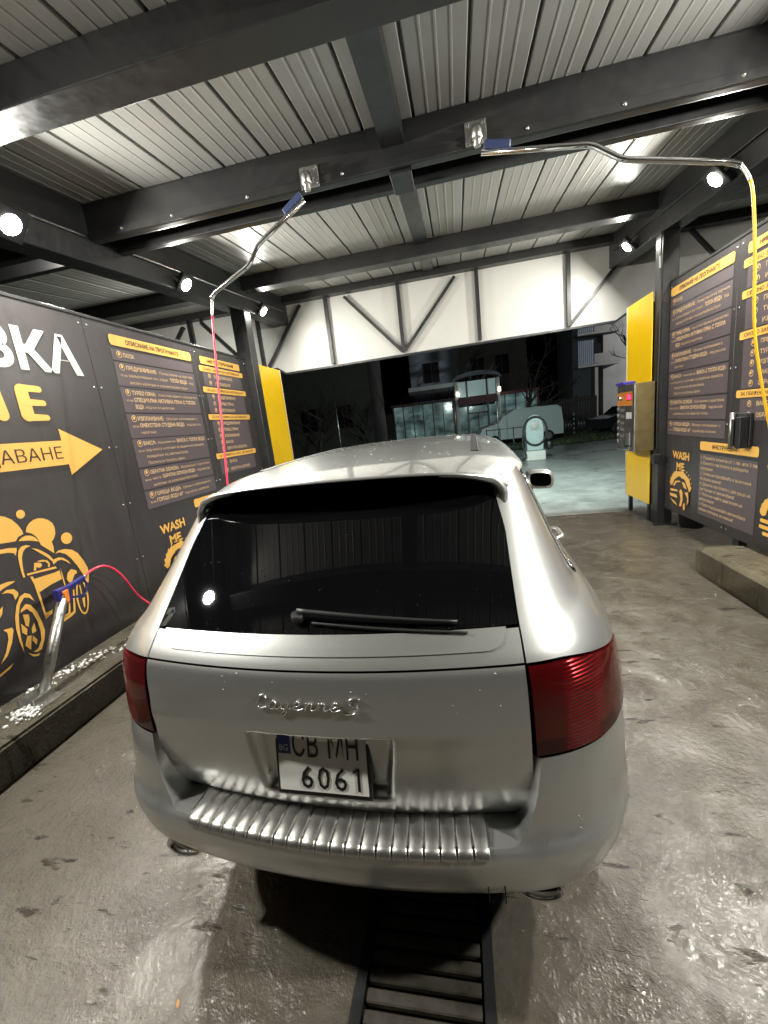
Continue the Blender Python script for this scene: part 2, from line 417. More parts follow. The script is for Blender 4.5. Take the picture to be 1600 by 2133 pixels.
# conduit, lamp cables and bolts on the steelwork
for xs, nm in ((-3.085,'left'),(2.605,'right')):
    for a, b in ((-1.0,3.5),(4.0,7.8)):
        add_tube('conduit', [(xs,a,3.40+.09*a),(xs,b,3.40+.09*b)], .011, M_galv if nm == 'left' else M_black, cp, 6)
me = None
for x in (-2.75,-2.25,-1.55,-.75,.62,1.25,1.95,2.45):
    if me is None:
        bm = bmesh.new(); lathe(bm, [(.0001,-.016),(.014,-.016),(.016,-.004),(.024,-.003),(.024,0)], 'Y', 8); me = bpy.data.meshes.new('bolt'); bm.to_mesh(me); bm.free(); me.materials.append(M_galv)
    link('bolt', me, None, cp, (x, 3.547, 3.735)).scale = (.6,.6,.6)

# ================================================================== PRINTED WALLS
class Wall:
    def __init__(s, X, sgn): s.X, s.sgn = X, sgn          # sgn +1: left wall (faces +x, reads along +y); -1: right wall
    def P(s, u, v, d): return (s.X + s.sgn*d, u if s.sgn > 0 else -u, v)
WL, WR = Wall(-3.2, 1), Wall(2.72, -1)                     # on the right wall u = -y
def poly(bm, w, pts, d):
    try:
        f = bm.faces.new([bm.verts.new(w.P(u, v, d)) for u, v in pts])
    except ValueError: return
def rrect(u0, u1, v0, v1, r, n=4):
    out = []
    for cx, cy, a0 in ((u1-r,v1-r,0),(u0+r,v1-r,90),(u0+r,v0+r,180),(u1-r,v0+r,270)):
        for k in range(n+1):
            a = R(a0+90*k/n); out.append((cx+r*math.cos(a), cy+r*math.sin(a)))
    return out
def circ(u, v, r, n=20, ry=None): return [(u+r*math.cos(2*math.pi*k/n), v+(ry or r)*math.sin(2*math.pi*k/n)) for k in range(n)]
TEXTS = []
def text(bm, w, s, u, v, h, width=None, bold=0, d=.004, slant=0, align='L', mapf=None):
    TEXTS.append((bm, w, s, u, v, h, width, bold, d, slant, align, mapf))
def flush_text():
    obs = []
    for t in TEXTS:
        c = bpy.data.curves.new('t', 'FONT'); c.body = t[2]; c.size = 1; c.offset = t[7]; c.resolution_u = 2
        o = bpy.data.objects.new('t', c); COL.objects.link(o); obs.append(o)
    dg = bpy.context.evaluated_depsgraph_get(); dg.update()
    for t, o in zip(TEXTS, obs):
        bm, w, s, u, v, h, width, bold, d, slant, align, mapf = t
        me = bpy.data.meshes.new_from_object(o.evaluated_get(dg)); n = len(me.vertices)
        if n:
            co = np.empty(n*3); me.vertices.foreach_get('co', co); co = co.reshape(-1,3)
            x0 = co[:,0].min(); sx = sy = h/.727
            if width: sx = width/max(1e-6, co[:,0].max()-x0)
            full = (co[:,0].max()-x0)*sx
            off = {'L':0,'C':-full/2,'R':-full}[align]
            vs = []
            for x, y, _ in co:
                px, py = (x-x0)*sx+off+slant*y*sy, y*sy
                vs.append(bm.verts.new(mapf(px, py) if mapf else w.P(u+px, v+py, d)))
            for p in me.polygons:
                try: bm.faces.new([vs[i] for i in p.vertices])
                except ValueError: pass
        bpy.data.meshes.remove(me)
    for o in obs:
        c = o.data; bpy.data.objects.remove(o); bpy.data.curves.remove(c)
    TEXTS.clear()
PENDING = []
def later(name, bm, m, parent): PENDING.append((name, bm, m, parent))

DESC = [[('b','ПАУЗА')],
 [('b','ПРЕДИЗМИВАНЕ:'),('n','Почистване на горните'),('/',),('s','60 сек'),('n','замърсявания със струя'),('b','ТОПЛА ВОДА'),('n','под'),('/',),('n','високо налягане и концентрирана струя.')],
 [('b','ТУРБО ПЯНА:'),('n','Нанасяне обилно количество'),('/',),('s','60 сек'),('b','СПЕЦИАЛНА АКТИВНА ПЯНА С ТОПЛА'),('/',),('b','ВОДА'),('n','под ниско налягане.')],
 [('b','ИЗПЛАКВАНЕ:'),('n','Обилно изплакване с'),('/',),('s','120 сек'),('b','ОМЕКОТЕНА СТУДЕНА ВОДА'),('n','под високо'),('/',),('n','налягане.')],
 [('b','ВАКСА:'),('n','Нанасяне на'),('b','ВАКСА С ТОПЛА ВОДА'),('/',),('s','30 сек'),('n','под ниско налягане за защита на лаковото'),('/',),('n','покритие на автомобила.'),('/',),('n','Постига се полиращ ефект.')],
 [('b','ОБРАТНА ОСМОЗА:'),('n','Изплакване с кристално'),('/',),('s','60 сек'),('n','чиста'),('b','ОБРАТНА ОСМОЗА ВОДА'),('n','под високо'),('/',),('n','налягане за изсъхване без петна.')],
 [('b','ГОРЕЩА ВОДА:'),('n','Обилно изплакване с'),('/',),('s','90 сек'),('b','ГОРЕЩА ВОДА 60°'),('n','под високо налягане.')]]
ROWS_L = [(2.82,2.715),(2.70,2.475),(2.46,2.22),(2.205,1.965),(1.955,1.67),(1.655,1.44),(1.425,1.24)]
ROWS_R = [(2.94,2.83),(2.81,2.565),(2.55,2.31),(2.295,2.055),(2.04,1.74),(1.72,1.47),(1.45,1.265)]
LISTT = [('СЛАБО ЗАМЪРСЕН АВТОМОБИЛ',['ПРЕДИЗМИВАНЕ','ИЗПЛАКВАНЕ']),('СРЕДНО ЗАМЪРСЕН АВТОМОБИЛ',['ПРЕДИЗМИВАНЕ','ТУРБО ПЯНА','ИЗПЛАКВАНЕ']),
 ('СИЛНО ЗАМЪРСЕН АВТОМОБИЛ',['ПРЕДИЗМИВАНЕ','ТУРБО ПЯНА','ИЗПЛАКВАНЕ','ВАКСА','ОБРАТНА ОСМОЗА']),('ЗА ПЕРФЕКТНО ЧИСТ АВТОМОБИЛ',['ВАКСА','ОБРАТНА ОСМОЗА'])]
INSTR = ['1. Пуснете монети от 1 лв. или 2 лв.','2. Вземете пистолета и изберете','програма!','3. Смяна на програмата е възможна','по всяко време!','4. Дръжте пистолета с две ръце на','дистанция от автомобила!','5. Моля не мийте двигателя на','автомобила!','6. Моля подсушавайте автомобила','извън клетката за миене!']

def info_board(w, U, root, rows, head, listz, lu, instr, wash):
    """U(u): distance along the reading direction from the board's left edge -> wall u"""
    b_or, b_be, b_dk, b_pn = bmesh.new(), bmesh.new(), bmesh.new(), bmesh.new()
    poly(b_or, w, rrect(U(0), U(1.235), head, head+.10, .028), .004)
    text(b_dk, w, 'ОПИСАНИЕ НА ПРОГРАМИТЕ', U(.6), head+.028, .045, .80, .02, .006, align='C')
    for (zt, zb), par in zip(rows, DESC):
        poly(b_pn, w, rrect(U(-.005), U(1.225), zb, zt, .012), .002)
        lines, cur = [], []
        for it in par:
            if it[0] == '/': lines.append(cur); cur = []
            else: cur.append(it)
        lines.append(cur)
        H = zt-zb; n = max(1, len(lines)); step = min(.068, (H-.02)/n); ch = step*.56
        poly(b_be, w, circ(U(.085), zt-.01-step*.55, .034, 16, .034), .004)
        poly(b_pn, w, circ(U(.085), zt-.01-step*.55, .027, 16, .027), .0055)
        poly(b_or, w, circ(U(.082), zt-.005-step*.55, .013, 10, .016), .007)
        for i, ln in enumerate(lines):
            vb = zt-.012-step*(i+.80); x = .135 if i == 0 else .145
            tot = sum(len(t[1])*(1.18 if t[0]=='b' else 1) for t in ln if t[0] != 's')+(len(ln)-1)
            avail = 1.20-x if i < len(lines)-1 else min(1.05, tot*.0245)
            cw = min(.030, avail/max(tot,1)) if i < len(lines)-1 else .0245
            for t in ln:
                if t[0] == 's': text(b_be, w, t[1], U(.045), vb, ch*.62, .085, .0, .004); continue
                wd = len(t[1])*cw*(1.18 if t[0]=='b' else 1)
                text(b_be, w, t[1], U(x), vb, ch*(1.05 if t[0]=='b' else .82), wd*.97, .022 if t[0]=='b' else -.004, .004); x += wd+cw
    # recommendation list
    z = listz
    poly(b_or, w, rrect(U(lu+.05), U(lu+1.03), head, head+.095, .025), .004)
    text(b_dk, w, 'НИЕ ПРЕПОРЪЧВАМЕ', U(lu+.53), head+.028, .042, .66, .02, .006, align='C')
    for (ttl, items), zt in zip(LISTT, listz):
        poly(b_or, w, rrect(U(lu), U(lu+1.09), zt-.072, zt, .018), .004)
        text(b_dk, w, ttl, U(lu+.53), zt-.052, .034, .92, .004, .006, align='C')
        n = len(items); k = listz.index(zt)
        zn = (listz[k+1] if k+1 < len(listz) else zt-.30)+.012
        poly(b_pn, w, rrect(U(lu+.06), U(lu+1.02), zn, zt-.078, .01), .002)
        st = (zt-.078-zn)/n
        for i, it in enumerate(items):
            zc = zt-.078-st*(i+.5)
            poly(b_be, w, circ(U(lu+.20), zc, .030, 14, .032), .004); poly(b_pn, w, circ(U(lu+.20), zc, .022, 12, .024), .0055); poly(b_or, w, circ(U(lu+.20), zc+.004, .012, 8, .014), .007)
            text(b_be, w, it, U(lu+.30), zc-.02, .040, len(it)*.0385, .014, .004)
    # instructions
    if instr:
        iu, zt = instr
        poly(b_or, w, rrect(U(iu), U(iu+.97), zt-.10, zt, .025), .004)
        text(b_dk, w, 'ИНСТРУКЦИИ', U(iu+.45), zt-.072, .044, .42, .02, .006, align='C')
        poly(b_pn, w, rrect(U(iu), U(iu+.97), zt-.86, zt-.14, .015), .002)
        for i, ln in enumerate(INSTR): text(b_be, w, ln, U(iu+.03), zt-.20-.0605*i, .036, len(ln)*.0262, .006, .004)
    u0, z0 = wash
    text(b_or, w, 'WASH', U(u0), z0, .095, .40, .035, .004, align='C'); text(b_or, w, 'ME', U(u0), z0-.14, .095, .19, .035, .004, align='C')
    rr = random.Random(3)
    for k in range(13):
        a = R(8+164*k/12); r = .045+.02*rr.random()
        poly(b_or, w, circ(U(u0+.01-.22*math.cos(a)), z0-.36+.17*math.sin(a), r*.8, 12), .003+.0004*k)
        poly(b_or, w, circ(U(u0+.01-.27*math.cos(a+.1)), z0-.36+.235*math.sin(a), .011, 8), .004)
    car = [(-.25,-.34),(-.24,-.27),(-.17,-.24),(-.10,-.16),(.02,-.14),(.14,-.16),(.22,-.24),(.25,-.33),(.24,-.46),(.10,-.53),(.0,-.55),(-.14,-.51),(-.24,-.46)]
    poly(b_dk, w, [(U(u0+x), z0+y-.11) for x, y in car], .009)
    for pts in ([(-.22,-.30),(-.05,-.29),(-.02,-.31),(-.21,-.33)],[(-.23,-.36),(-.06,-.36),(-.03,-.40),(-.22,-.40)],[(-.22,-.43),(-.08,-.46),(-.02,-.50),(-.13,-.48)],
                [(-.15,-.25),(-.09,-.18),(.02,-.165),(.03,-.18),(-.07,-.20),(-.12,-.255)],[(.06,-.17),(.14,-.18),(.19,-.25),(.12,-.24)],
                [(.01,-.30),(.05,-.27),(.09,-.30),(.10,-.40),(.07,-.49),(.02,-.50),(.05,-.40)],[(.14,-.30),(.22,-.28),(.235,-.40),(.20,-.45),(.21,-.36)],[(.11,-.46),(.15,-.43),(.16,-.52),(.12,-.53)]):
        poly(b_or, w, [(U(u0+x), z0+y-.11) for x, y in pts], .011)
    for nm, b, m in (('row_backing', b_pn, M_panelbox),('orange_print', b_or, M_orange),('beige_lettering', b_be, M_beige_p),('dark_lettering', b_dk, M_dark_p)): later(nm, b, m, root)

def board(w, root, ua, ub, z0, z1, seams, thick=.03):
    es = [ua]+seams+[ub]
    for a, b in zip(es, es[1:]):
        bm = bmesh.new()
        c = [w.P(a+.002,z0,-thick), w.P(b-.002,z1,0)]
        box(bm, min(c[0][0],c[1][0]), max(c[0][0],c[1][0]), min(c[0][1],c[1][1]), max(c[0][1],c[1][1]), z0, z1); bev(bm, .003)
        bm_obj('board_panel', bm, M_board, root)
    bm = bmesh.new()
    for a, b in zip(es, es[1:]):
        for uu in (a+.04, b-.04):
            for k in range(6):
                c = w.P(uu, z0+.06+(z1-z0-.12)*k/5, .0); lathe(bm, [(.009,0),(.007,.003*w.sgn),(.0001,.0035*w.sgn)], 'X', 8, c)
    o = bm_obj('screws', bm, M_galv, root); o['kind'] = 'stuff'
    c = [w.P(ua,z1+.001,-.04), w.P(ub,z1+.03,.006)]
    add_box('top_rail', (min(c[0][0],c[1][0]),max(c[0][0],c[1][0]),min(c[0][1],c[1][1]),max(c[0][1],c[1][1]),z1+.001,z1+.028), M_steel, root, .003)

# left wall
lw = empty('printed_wall', (-3.22, 2, .24), 'dark printed partition on the left ledge with white and orange lettering, arrow and car logo', 'wall'); lw.location = (0,0,0)
board(WL, lw, -5.0, 6.22, .20, 3.045, [-3.0,-1.1,1.0,3.36,4.92])
UL = lambda u: 3.615+u
info_board(WL, UL, lw, ROWS_L, 2.852, [2.828,2.562,2.212,1.695], 1.365, (.72, 1.20), (.285, .945))
bw, bo, bd = bmesh.new(), bmesh.new(), bmesh.new()
text(bw, WL, 'АВТОМИВКА', 3.24, 2.54, .29, 2.62, .035, .005, align='R')
# rounded orange WASH ME, last word in view
def blob(bm, parts, d=.005):
    for p in parts: poly(bm, WL, p, d)
def stroke(bm, pts, r0, r1=None, d=.005):
    r1 = r1 or r0; pts = [Vector((p[0],p[1],0)) for p in pts]; a = pts[0]; b = pts[-1]
    dd = (b-a).normalized(); n = Vector((-dd.y, dd.x, 0)); out = []
    a0 = math.atan2(n.y, n.x)
    for k in range(9): q = a0+math.pi*k/8; out.append((a.x+r0*math.cos(q), a.y+r0*math.sin(q)))
    for k in range(9): q = a0+math.pi+math.pi*k/8; out.append((b.x+r1*math.cos(q), b.y+r1*math.sin(q)))
    poly(bm, WL, out, d)
for i, (p, r0_, r1_) in enumerate((([(2.655,2.37),(2.655,2.19)],.048,.05),([(2.65,2.39),(2.79,2.385)],.026,.024),([(2.66,2.285),(2.80,2.28)],.026,.022),([(2.65,2.172),(2.80,2.168)],.028,.022),
        ([(2.46,2.36),(2.475,2.19)],.042,.045),([(2.24,2.19),(2.27,2.36)],.042,.042),([(2.28,2.36),(2.36,2.22)],.036,.032),([(2.36,2.22),(2.45,2.36)],.032,.036))):
    stroke(bo, p, r0_, r1_, .005+.0003*i)
text(bo, WL, 'WASH', 2.10, 2.15, .27, 1.0, .05, .005, align='R')
poly(bo, WL, [(.55,1.79),(2.875,1.79),(2.875,1.70),(3.235,1.885),(2.865,2.08),(2.865,1.985),(.55,1.985)], .005)
text(bd, WL, 'ПОДАВАНЕ', 2.845, 1.84, .10, .80, -.004, .007, align='R')
# car logo: wall outline drawn in logo units, k maps them to metres on the wall
LOGO = [[(2.26,1.493),(2.29,1.48),(2.327,1.449),(2.355,1.403),(2.369,1.367),(2.374,1.33),(2.334,1.319),(2.309,1.294),(2.261,1.299),(2.207,1.306),(2.126,1.307),(2.101,1.363),(2.129,1.445),(2.194,1.491)],[(2.392,1.338),(2.407,1.37),(2.433,1.396),(2.47,1.413),(2.504,1.417),(2.541,1.408),(2.576,1.387),(2.602,1.356),(2.611,1.315),(2.603,1.268),(2.58,1.233),(2.557,1.215),(2.56,1.176),(2.551,1.122),(2.512,1.167),(2.471,1.214),(2.467,1.239),(2.458,1.282),(2.43,1.318)],[(2.424,1.467),(2.419,1.457),(2.411,1.449),(2.401,1.444),(2.39,1.442),(2.38,1.445),(2.371,1.451),(2.365,1.46),(2.363,1.47),(2.364,1.481),(2.369,1.492),(2.377,1.5),(2.387,1.505),(2.397,1.507),(2.408,1.504),(2.417,1.498),(2.423,1.489),(2.426,1.479)],[(2.727,1.193),(2.719,1.178),(2.707,1.167),(2.692,1.16),(2.675,1.16),(2.659,1.164),(2.646,1.174),(2.637,1.188),(2.633,1.204),(2.635,1.22),(2.642,1.235),(2.654,1.246),(2.669,1.252),(2.685,1.254),(2.701,1.249),(2.715,1.239),(2.724,1.226),(2.729,1.209)],[(2.326,1.289),(2.352,1.307),(2.385,1.314),(2.419,1.304),(2.45,1.278),(2.463,1.244),(2.432,1.259),(2.392,1.274)],[(2.556,1.117),(2.586,1.132),(2.643,1.127),(2.697,1.103),(2.739,1.059),(2.772,0.98),(2.789,0.912),(2.783,0.852),(2.76,0.787),(2.744,0.805),(2.728,0.889),(2.703,0.966),(2.67,1.038),(2.638,1.085),(2.595,1.114)],[(2.109,1.264),(2.195,1.266),(2.25,1.261),(2.301,1.246),(2.296,1.227),(2.278,1.194),(2.272,1.216),(2.236,1.231),(2.187,1.238),(2.106,1.235)],[(2.398,1.23),(2.365,1.247),(2.331,1.245),(2.307,1.223),(2.293,1.189),(2.286,1.139),(2.282,1.075),(2.283,1.025),(2.298,1.022),(2.297,1.063),(2.305,1.119),(2.315,1.168),(2.335,1.207),(2.359,1.226)],[(2.396,1.213),(2.433,1.196),(2.47,1.163),(2.506,1.123),(2.53,1.076),(2.571,1.08),(2.609,1.063),(2.637,1.031),(2.655,0.992),(2.622,1.029),(2.592,1.054),(2.556,1.056),(2.52,1.039),(2.517,1.067),(2.483,1.117),(2.438,1.167)],[(2.367,1.046),(2.386,1.1),(2.41,1.094),(2.433,1.083),(2.437,1.061),(2.417,1.051),(2.4,1.06),(2.393,1.067),(2.385,1.042)],[(2.407,1.106),(2.446,1.104),(2.482,1.088),(2.497,1.056),(2.486,1.032),(2.474,1.037),(2.483,1.058),(2.467,1.083),(2.43,1.093)],[(2.316,1.042),(2.531,1.019),(2.537,1.002),(2.315,1.028)],[(2.347,0.986),(2.512,0.976),(2.552,0.979),(2.552,0.943),(2.552,0.906),(2.461,0.897),(2.363,0.876),(2.355,0.938)],[(2.329,1.013),(2.35,1.008),(2.36,0.909),(2.363,0.796),(2.36,0.706),(2.419,0.709),(2.404,0.68),(2.348,0.662),(2.347,0.74),(2.344,0.867),(2.341,0.954)],[(2.564,0.996),(2.567,0.907),(2.565,0.842),(2.556,0.843),(2.556,0.905)],[(2.434,0.589),(2.544,0.614),(2.568,0.617),(2.611,0.786),(2.625,0.787),(2.583,0.602),(2.544,0.587),(2.427,0.566)],[(2.525,0.624),(2.551,0.7),(2.561,0.696),(2.539,0.616),(2.444,0.601),(2.452,0.616)],[(2.589,0.892),(2.609,0.935),(2.645,0.954),(2.684,0.928),(2.685,0.905),(2.66,0.9),(2.634,0.866),(2.619,0.839),(2.595,0.863)],[(2.72,0.816),(2.727,0.793),(2.731,0.765),(2.732,0.733),(2.731,0.699),(2.726,0.665),(2.719,0.632),(2.709,0.603),(2.697,0.579),(2.685,0.561),(2.672,0.551),(2.659,0.548),(2.647,0.553),(2.636,0.566),(2.628,0.585),(2.622,0.61),(2.619,0.64),(2.619,0.672),(2.622,0.706),(2.627,0.738),(2.635,0.769),(2.645,0.796),(2.657,0.818),(2.665,0.805),(2.656,0.784),(2.648,0.76),(2.641,0.732),(2.636,0.702),(2.633,0.672),(2.633,0.643),(2.634,0.616),(2.638,0.594),(2.643,0.577),(2.651,0.567),(2.659,0.563),(2.669,0.566),(2.679,0.576),(2.688,0.593),(2.697,0.615),(2.705,0.641),(2.711,0.671),(2.716,0.702),(2.718,0.732),(2.717,0.761),(2.715,0.786),(2.71,0.806)],[(2.673,0.797),(2.685,0.799),(2.679,0.725),(2.67,0.722)],[(2.667,0.684),(2.693,0.688),(2.677,0.61),(2.663,0.601)],[(2.142,0.503),(2.135,0.592),(2.139,0.69),(2.156,0.774),(2.184,0.847),(2.223,0.901),(2.263,0.913),(2.294,0.89),(2.31,0.827),(2.281,0.868),(2.248,0.883),(2.211,0.847),(2.183,0.781),(2.164,0.704),(2.152,0.622),(2.149,0.557)],[(2.206,0.809),(2.246,0.834),(2.277,0.812),(2.303,0.748),(2.316,0.657),(2.319,0.585),(2.296,0.52),(2.26,0.463),(2.226,0.458),(2.199,0.475),(2.239,0.482),(2.276,0.531),(2.288,0.595),(2.288,0.672),(2.273,0.753),(2.242,0.798),(2.197,0.787)],[(2.165,0.488),(2.199,0.454),(2.24,0.439),(2.223,0.427),(2.19,0.443)],[(2.207,0.769),(2.245,0.753),(2.241,0.717),(2.22,0.667),(2.203,0.683)],[(2.178,0.713),(2.208,0.656),(2.192,0.614),(2.169,0.647)],[(2.264,0.678),(2.26,0.61),(2.228,0.607),(2.235,0.645)],[(2.193,0.606),(2.222,0.597),(2.19,0.498),(2.162,0.549)],[(2.23,0.592),(2.251,0.545),(2.235,0.512),(2.217,0.558)],[(2.086,1.033),(2.129,1.033),(2.18,1.034),(2.228,1.021),(2.208,1.013),(2.154,1.003),(2.117,0.991),(2.069,0.99)],[(2.119,0.968),(2.159,0.982),(2.202,0.97),(2.222,0.938),(2.219,0.916),(2.191,0.89),(2.187,0.937),(2.159,0.96)],[(2.061,0.726),(2.118,0.715),(2.122,0.693),(2.088,0.612),(2.04,0.542),(1.986,0.507),(2.037,0.571),(2.075,0.647),(2.081,0.696)],[(1.899,0.446),(1.963,0.447),(2.063,0.474),(2.03,0.449),(1.959,0.431),(1.899,0.426)],[(2.007,0.901),(2.083,0.87),(2.106,0.884),(2.087,0.835),(2.067,0.813),(1.999,0.855)],[(1.946,1.11),(2.041,1.095),(2.072,1.057),(2.0,1.039),(1.92,1.05)],[(1.865,0.852),(1.961,0.812),(2.012,0.734),(1.94,0.737),(1.841,0.781)],[(2.008,1.298),(2.096,1.293),(2.096,1.256),(1.996,1.255)]]
for i, p in enumerate(LOGO): poly(bo, WL, p, .005+.0002*(i%9))
for nm, b, m in (('white_lettering', bw, M_white_p),('orange_logo', bo, M_orange),('arrow_lettering', bd, M_dark_p)): later(nm, b, m, lw)

# right wall
rw = empty('printed_wall', (2.74, 3, .24), 'dark printed information board on steel legs along the right side behind the kerb beam', 'wall'); rw.location = (0,0,0)
board(WR, rw, -6.19, 4.0, .245, 3.14, [-4.86,-3.4,-1.5,.5,2.2])
UR = lambda u: -6.155+u
info_board(WR, UR, rw, ROWS_R, 2.962, [2.925,2.652,2.288,1.745], 1.375, (.785, 1.215), (.36, .965))
br = bmesh.new()
text(br, WR, 'WASH', -4.08, .965, .095, .40, .035, .004, align='C'); text(br, WR, 'ME', -4.08, .825, .095, .19, .035, .004, align='C')
for k in range(12):
    a = R(8+164*k/11); poly(br, WR, circ(-4.07-.22*math.cos(a), .60+.17*math.sin(a), .045, 12), .003+.0004*k)
for x0_,x1_,z0_ in ((-.24,-.05,.52),(-.25,-.03,.46),(-.2,.18,.40),(.05,.22,.52)): poly(br, WR, rrect(-4.07+x0_, -4.07+x1_, z0_, z0_+.035, .012), .009)
later('orange_print', br, M_orange, rw)
for y in (4.72, 3.3, 1.9):
    bm = bmesh.new(); box(bm, 2.757, 2.84, y-.05, y+.05, 0, 3.1); bev(bm,.004); bm_obj('support_leg', bm, M_steel, rw)
flush_text()
for nm, b, m, par in PENDING: bm_obj(nm, b, m, par)

# yellow end panels
yp = empty('yellow_panel', (2.61, 6.82, 0), 'bright yellow sheet on black legs beside the right post carrying the payment terminal', 'panel', 'yellow end panels')
add_box('sheet', (-.006,.006,-.42,.42,.26,3.12), M_yellow, yp, .002)
for y in (-.36,.33): add_box('leg', (.008,.058,y-.025,y+.025,0,3.0), M_steel, yp)
add_box('edge_strip', (-.012,.012,.421,.431,.26,3.12), M_fascia, yp)
yl = empty('yellow_panel', (-3.13, 6.87, 0), 'plain bright yellow sheet next to the left printed partition beyond the car roof', 'panel', 'yellow end panels')
add_box('sheet', (-.006,.006,-.46,.46,.26,3.0), M_yellow, yl, .002)
for y in (-.40,.38): add_box('leg', (-.058,-.008,y-.025,y+.025,0,2.9), M_steel, yl)
add_box('edge_strip', (-.012,.012,.461,.471,.26,3.0), M_fascia, yl)

# payment terminal (faces the bay)
tm = empty('payment_terminal', (2.35, 6.575, 1.05), 'bronze payment terminal with orange header, red digits and round buttons on the yellow panel', 'terminal')
M_bronze = grime(mat('bronze_metal', (.30,.24,.11), .4, .8), (.2,.16,.08), 6, .4, .8, (.3,.5))
add_box('cabinet', (.022,.25,-.315,.315,0,.93), M_bronze, tm, .006)
add_box('front_rim', (.0,.021,-.315,.315,0,.93), M_galv, tm, .005)
M_tface = grime(mat('terminal_face', (.07,.065,.06), .4, .5), (.16,.15,.14), 14, .45, .65, (.3,.5))
add_box('face_plate', (-.004,-.001,-.26,.30,.01,.92), M_tface, tm)
add_box('orange_header', (-.007,-.0045,-.25,.29,.64,.83), mat('terminal_orange', (.50,.17,.03), .4), tm)
add_box('purple_cap', (-.02,.14,.02,.33,.932,.975), mat('purple_light_cover', (.05,.03,.28), .35), tm, .008)
add_box('display', (-.012,-.008,-.22,-.06,.715,.80), mat('display_glass', (.05,.0,.005), .2), tm)
M_digit = mat('red_digits', (.8,.02,.05), .4, emis=(1,.03,.10), estr=9)
for k, d in enumerate('0100'):
    y0_ = -.085-.036*k; bm = bmesh.new()
    if d == '1': box(bm, -.0145,-.0125, y0_-.024, y0_-.018, .727, .789)
    else:
        o_ = [(0,0),(.024,0),(.024,.062),(0,.062)]; i_ = [(.005,.006),(.019,.006),(.019,.056),(.005,.056)]
        oo = [bm.verts.new((-.0145,y0_-a,.727+b)) for a,b in o_]; ii = [bm.verts.new((-.0145,y0_-a,.727+b)) for a,b in i_]
        for q in range(4): bm.faces.new((oo[q],oo[(q+1)%4],ii[(q+1)%4],ii[q]))
    bm_obj('digit', bm, M_digit, tm)
me = None
for k in range(6):
    if me is None:
        bm = bmesh.new(); lathe(bm, [(.0001,-.022),(.020,-.022),(.024,-.016),(.026,0)], 'X', 14); me = bpy.data.meshes.new('button'); bm.to_mesh(me); bm.free(); me.materials.append(M_galv)
    link('button', me, None, tm, (-.004, .235, .60-.093*k))
bm = bmesh.new(); lathe(bm, [(.0001,-.03),(.03,-.03),(.036,-.02),(.036,0)], 'X', 18); bm_obj('knob', bm, M_galv, tm, loc=(-.007,.16,.745))
add_box('sticker', (-.0095,-.0075,-.24,-.05,.46,.55), M_fascia, tm)
add_box('coin_slot', (-.03,-.0045,-.22,-.10,.09,.27), M_galv, tm, .006)
add_box('coin_tray', (-.045,-.0045,-.24,-.08,.03,.08), M_chrome, tm, .006)
for k in range(5): add_box('program_label', (-.0085,-.0075,.02,.17,.565-.093*k,.60-.093*k), mat('label_grey', (.16,.155,.15), .4) if k == 0 else bpy.data.materials['label_grey'], tm)
t = tag(add_box('junction_box', (2.53,2.62,6.10,6.195,.89,1.01), M_black, None, .008), 'small dark square junction box on the right post at knee height', 'junction box')
pc = tag(add_tube('post_cable', smooth_path([(2.615,6.20,3.75),(2.60,6.18,3.5),(2.612,6.195,3.2),(2.612,6.195,2.4),(2.60,6.19,1.7),(2.612,6.195,1.02)]), .009, M_black), 'thin dark cable running down the right canopy post', 'cable')
tag(add_box('warning_tag', (2.585,2.60,6.165,6.198,3.33,3.47), M_fascia, None, .003), 'small white tag on the right post beside the floodlight', 'tag')

# dark gun holster on the right wall
gh = empty('gun_holster', (2.70, 4.60, 1.20), 'empty black and steel gun holster bracket on the right printed board above the instructions', 'holster')
add_box('back_plate', (-.012,.015,-.10,.13,.0,.33), M_black, gh, .004)
add_tube('steel_tube', [(-.05,.10,-.02),(-.05,.10,.34)], .022, M_galv, gh)
bm = bmesh.new(); box(bm, -.09,-.013,-.09,-.02,.0,.30); box(bm,-.085,-.013,.02,.055,.02,.28); bev(bm,.006); bm_obj('cradle', bm, M_black, gh)
# bucket behind the post
bk = empty('bucket', (2.98, 6.02, 0), 'black plastic bucket standing on the floor under the right board behind the post', 'bucket')
bm = bmesh.new(); lathe(bm, [(.0001,.0),(.13,.0),(.16,.28),(.168,.285),(.168,.30),(.15,.30),(.12,.02),(.0001,.02)], 'Z', 20); bm_obj('pail', bm, M_black, bk)

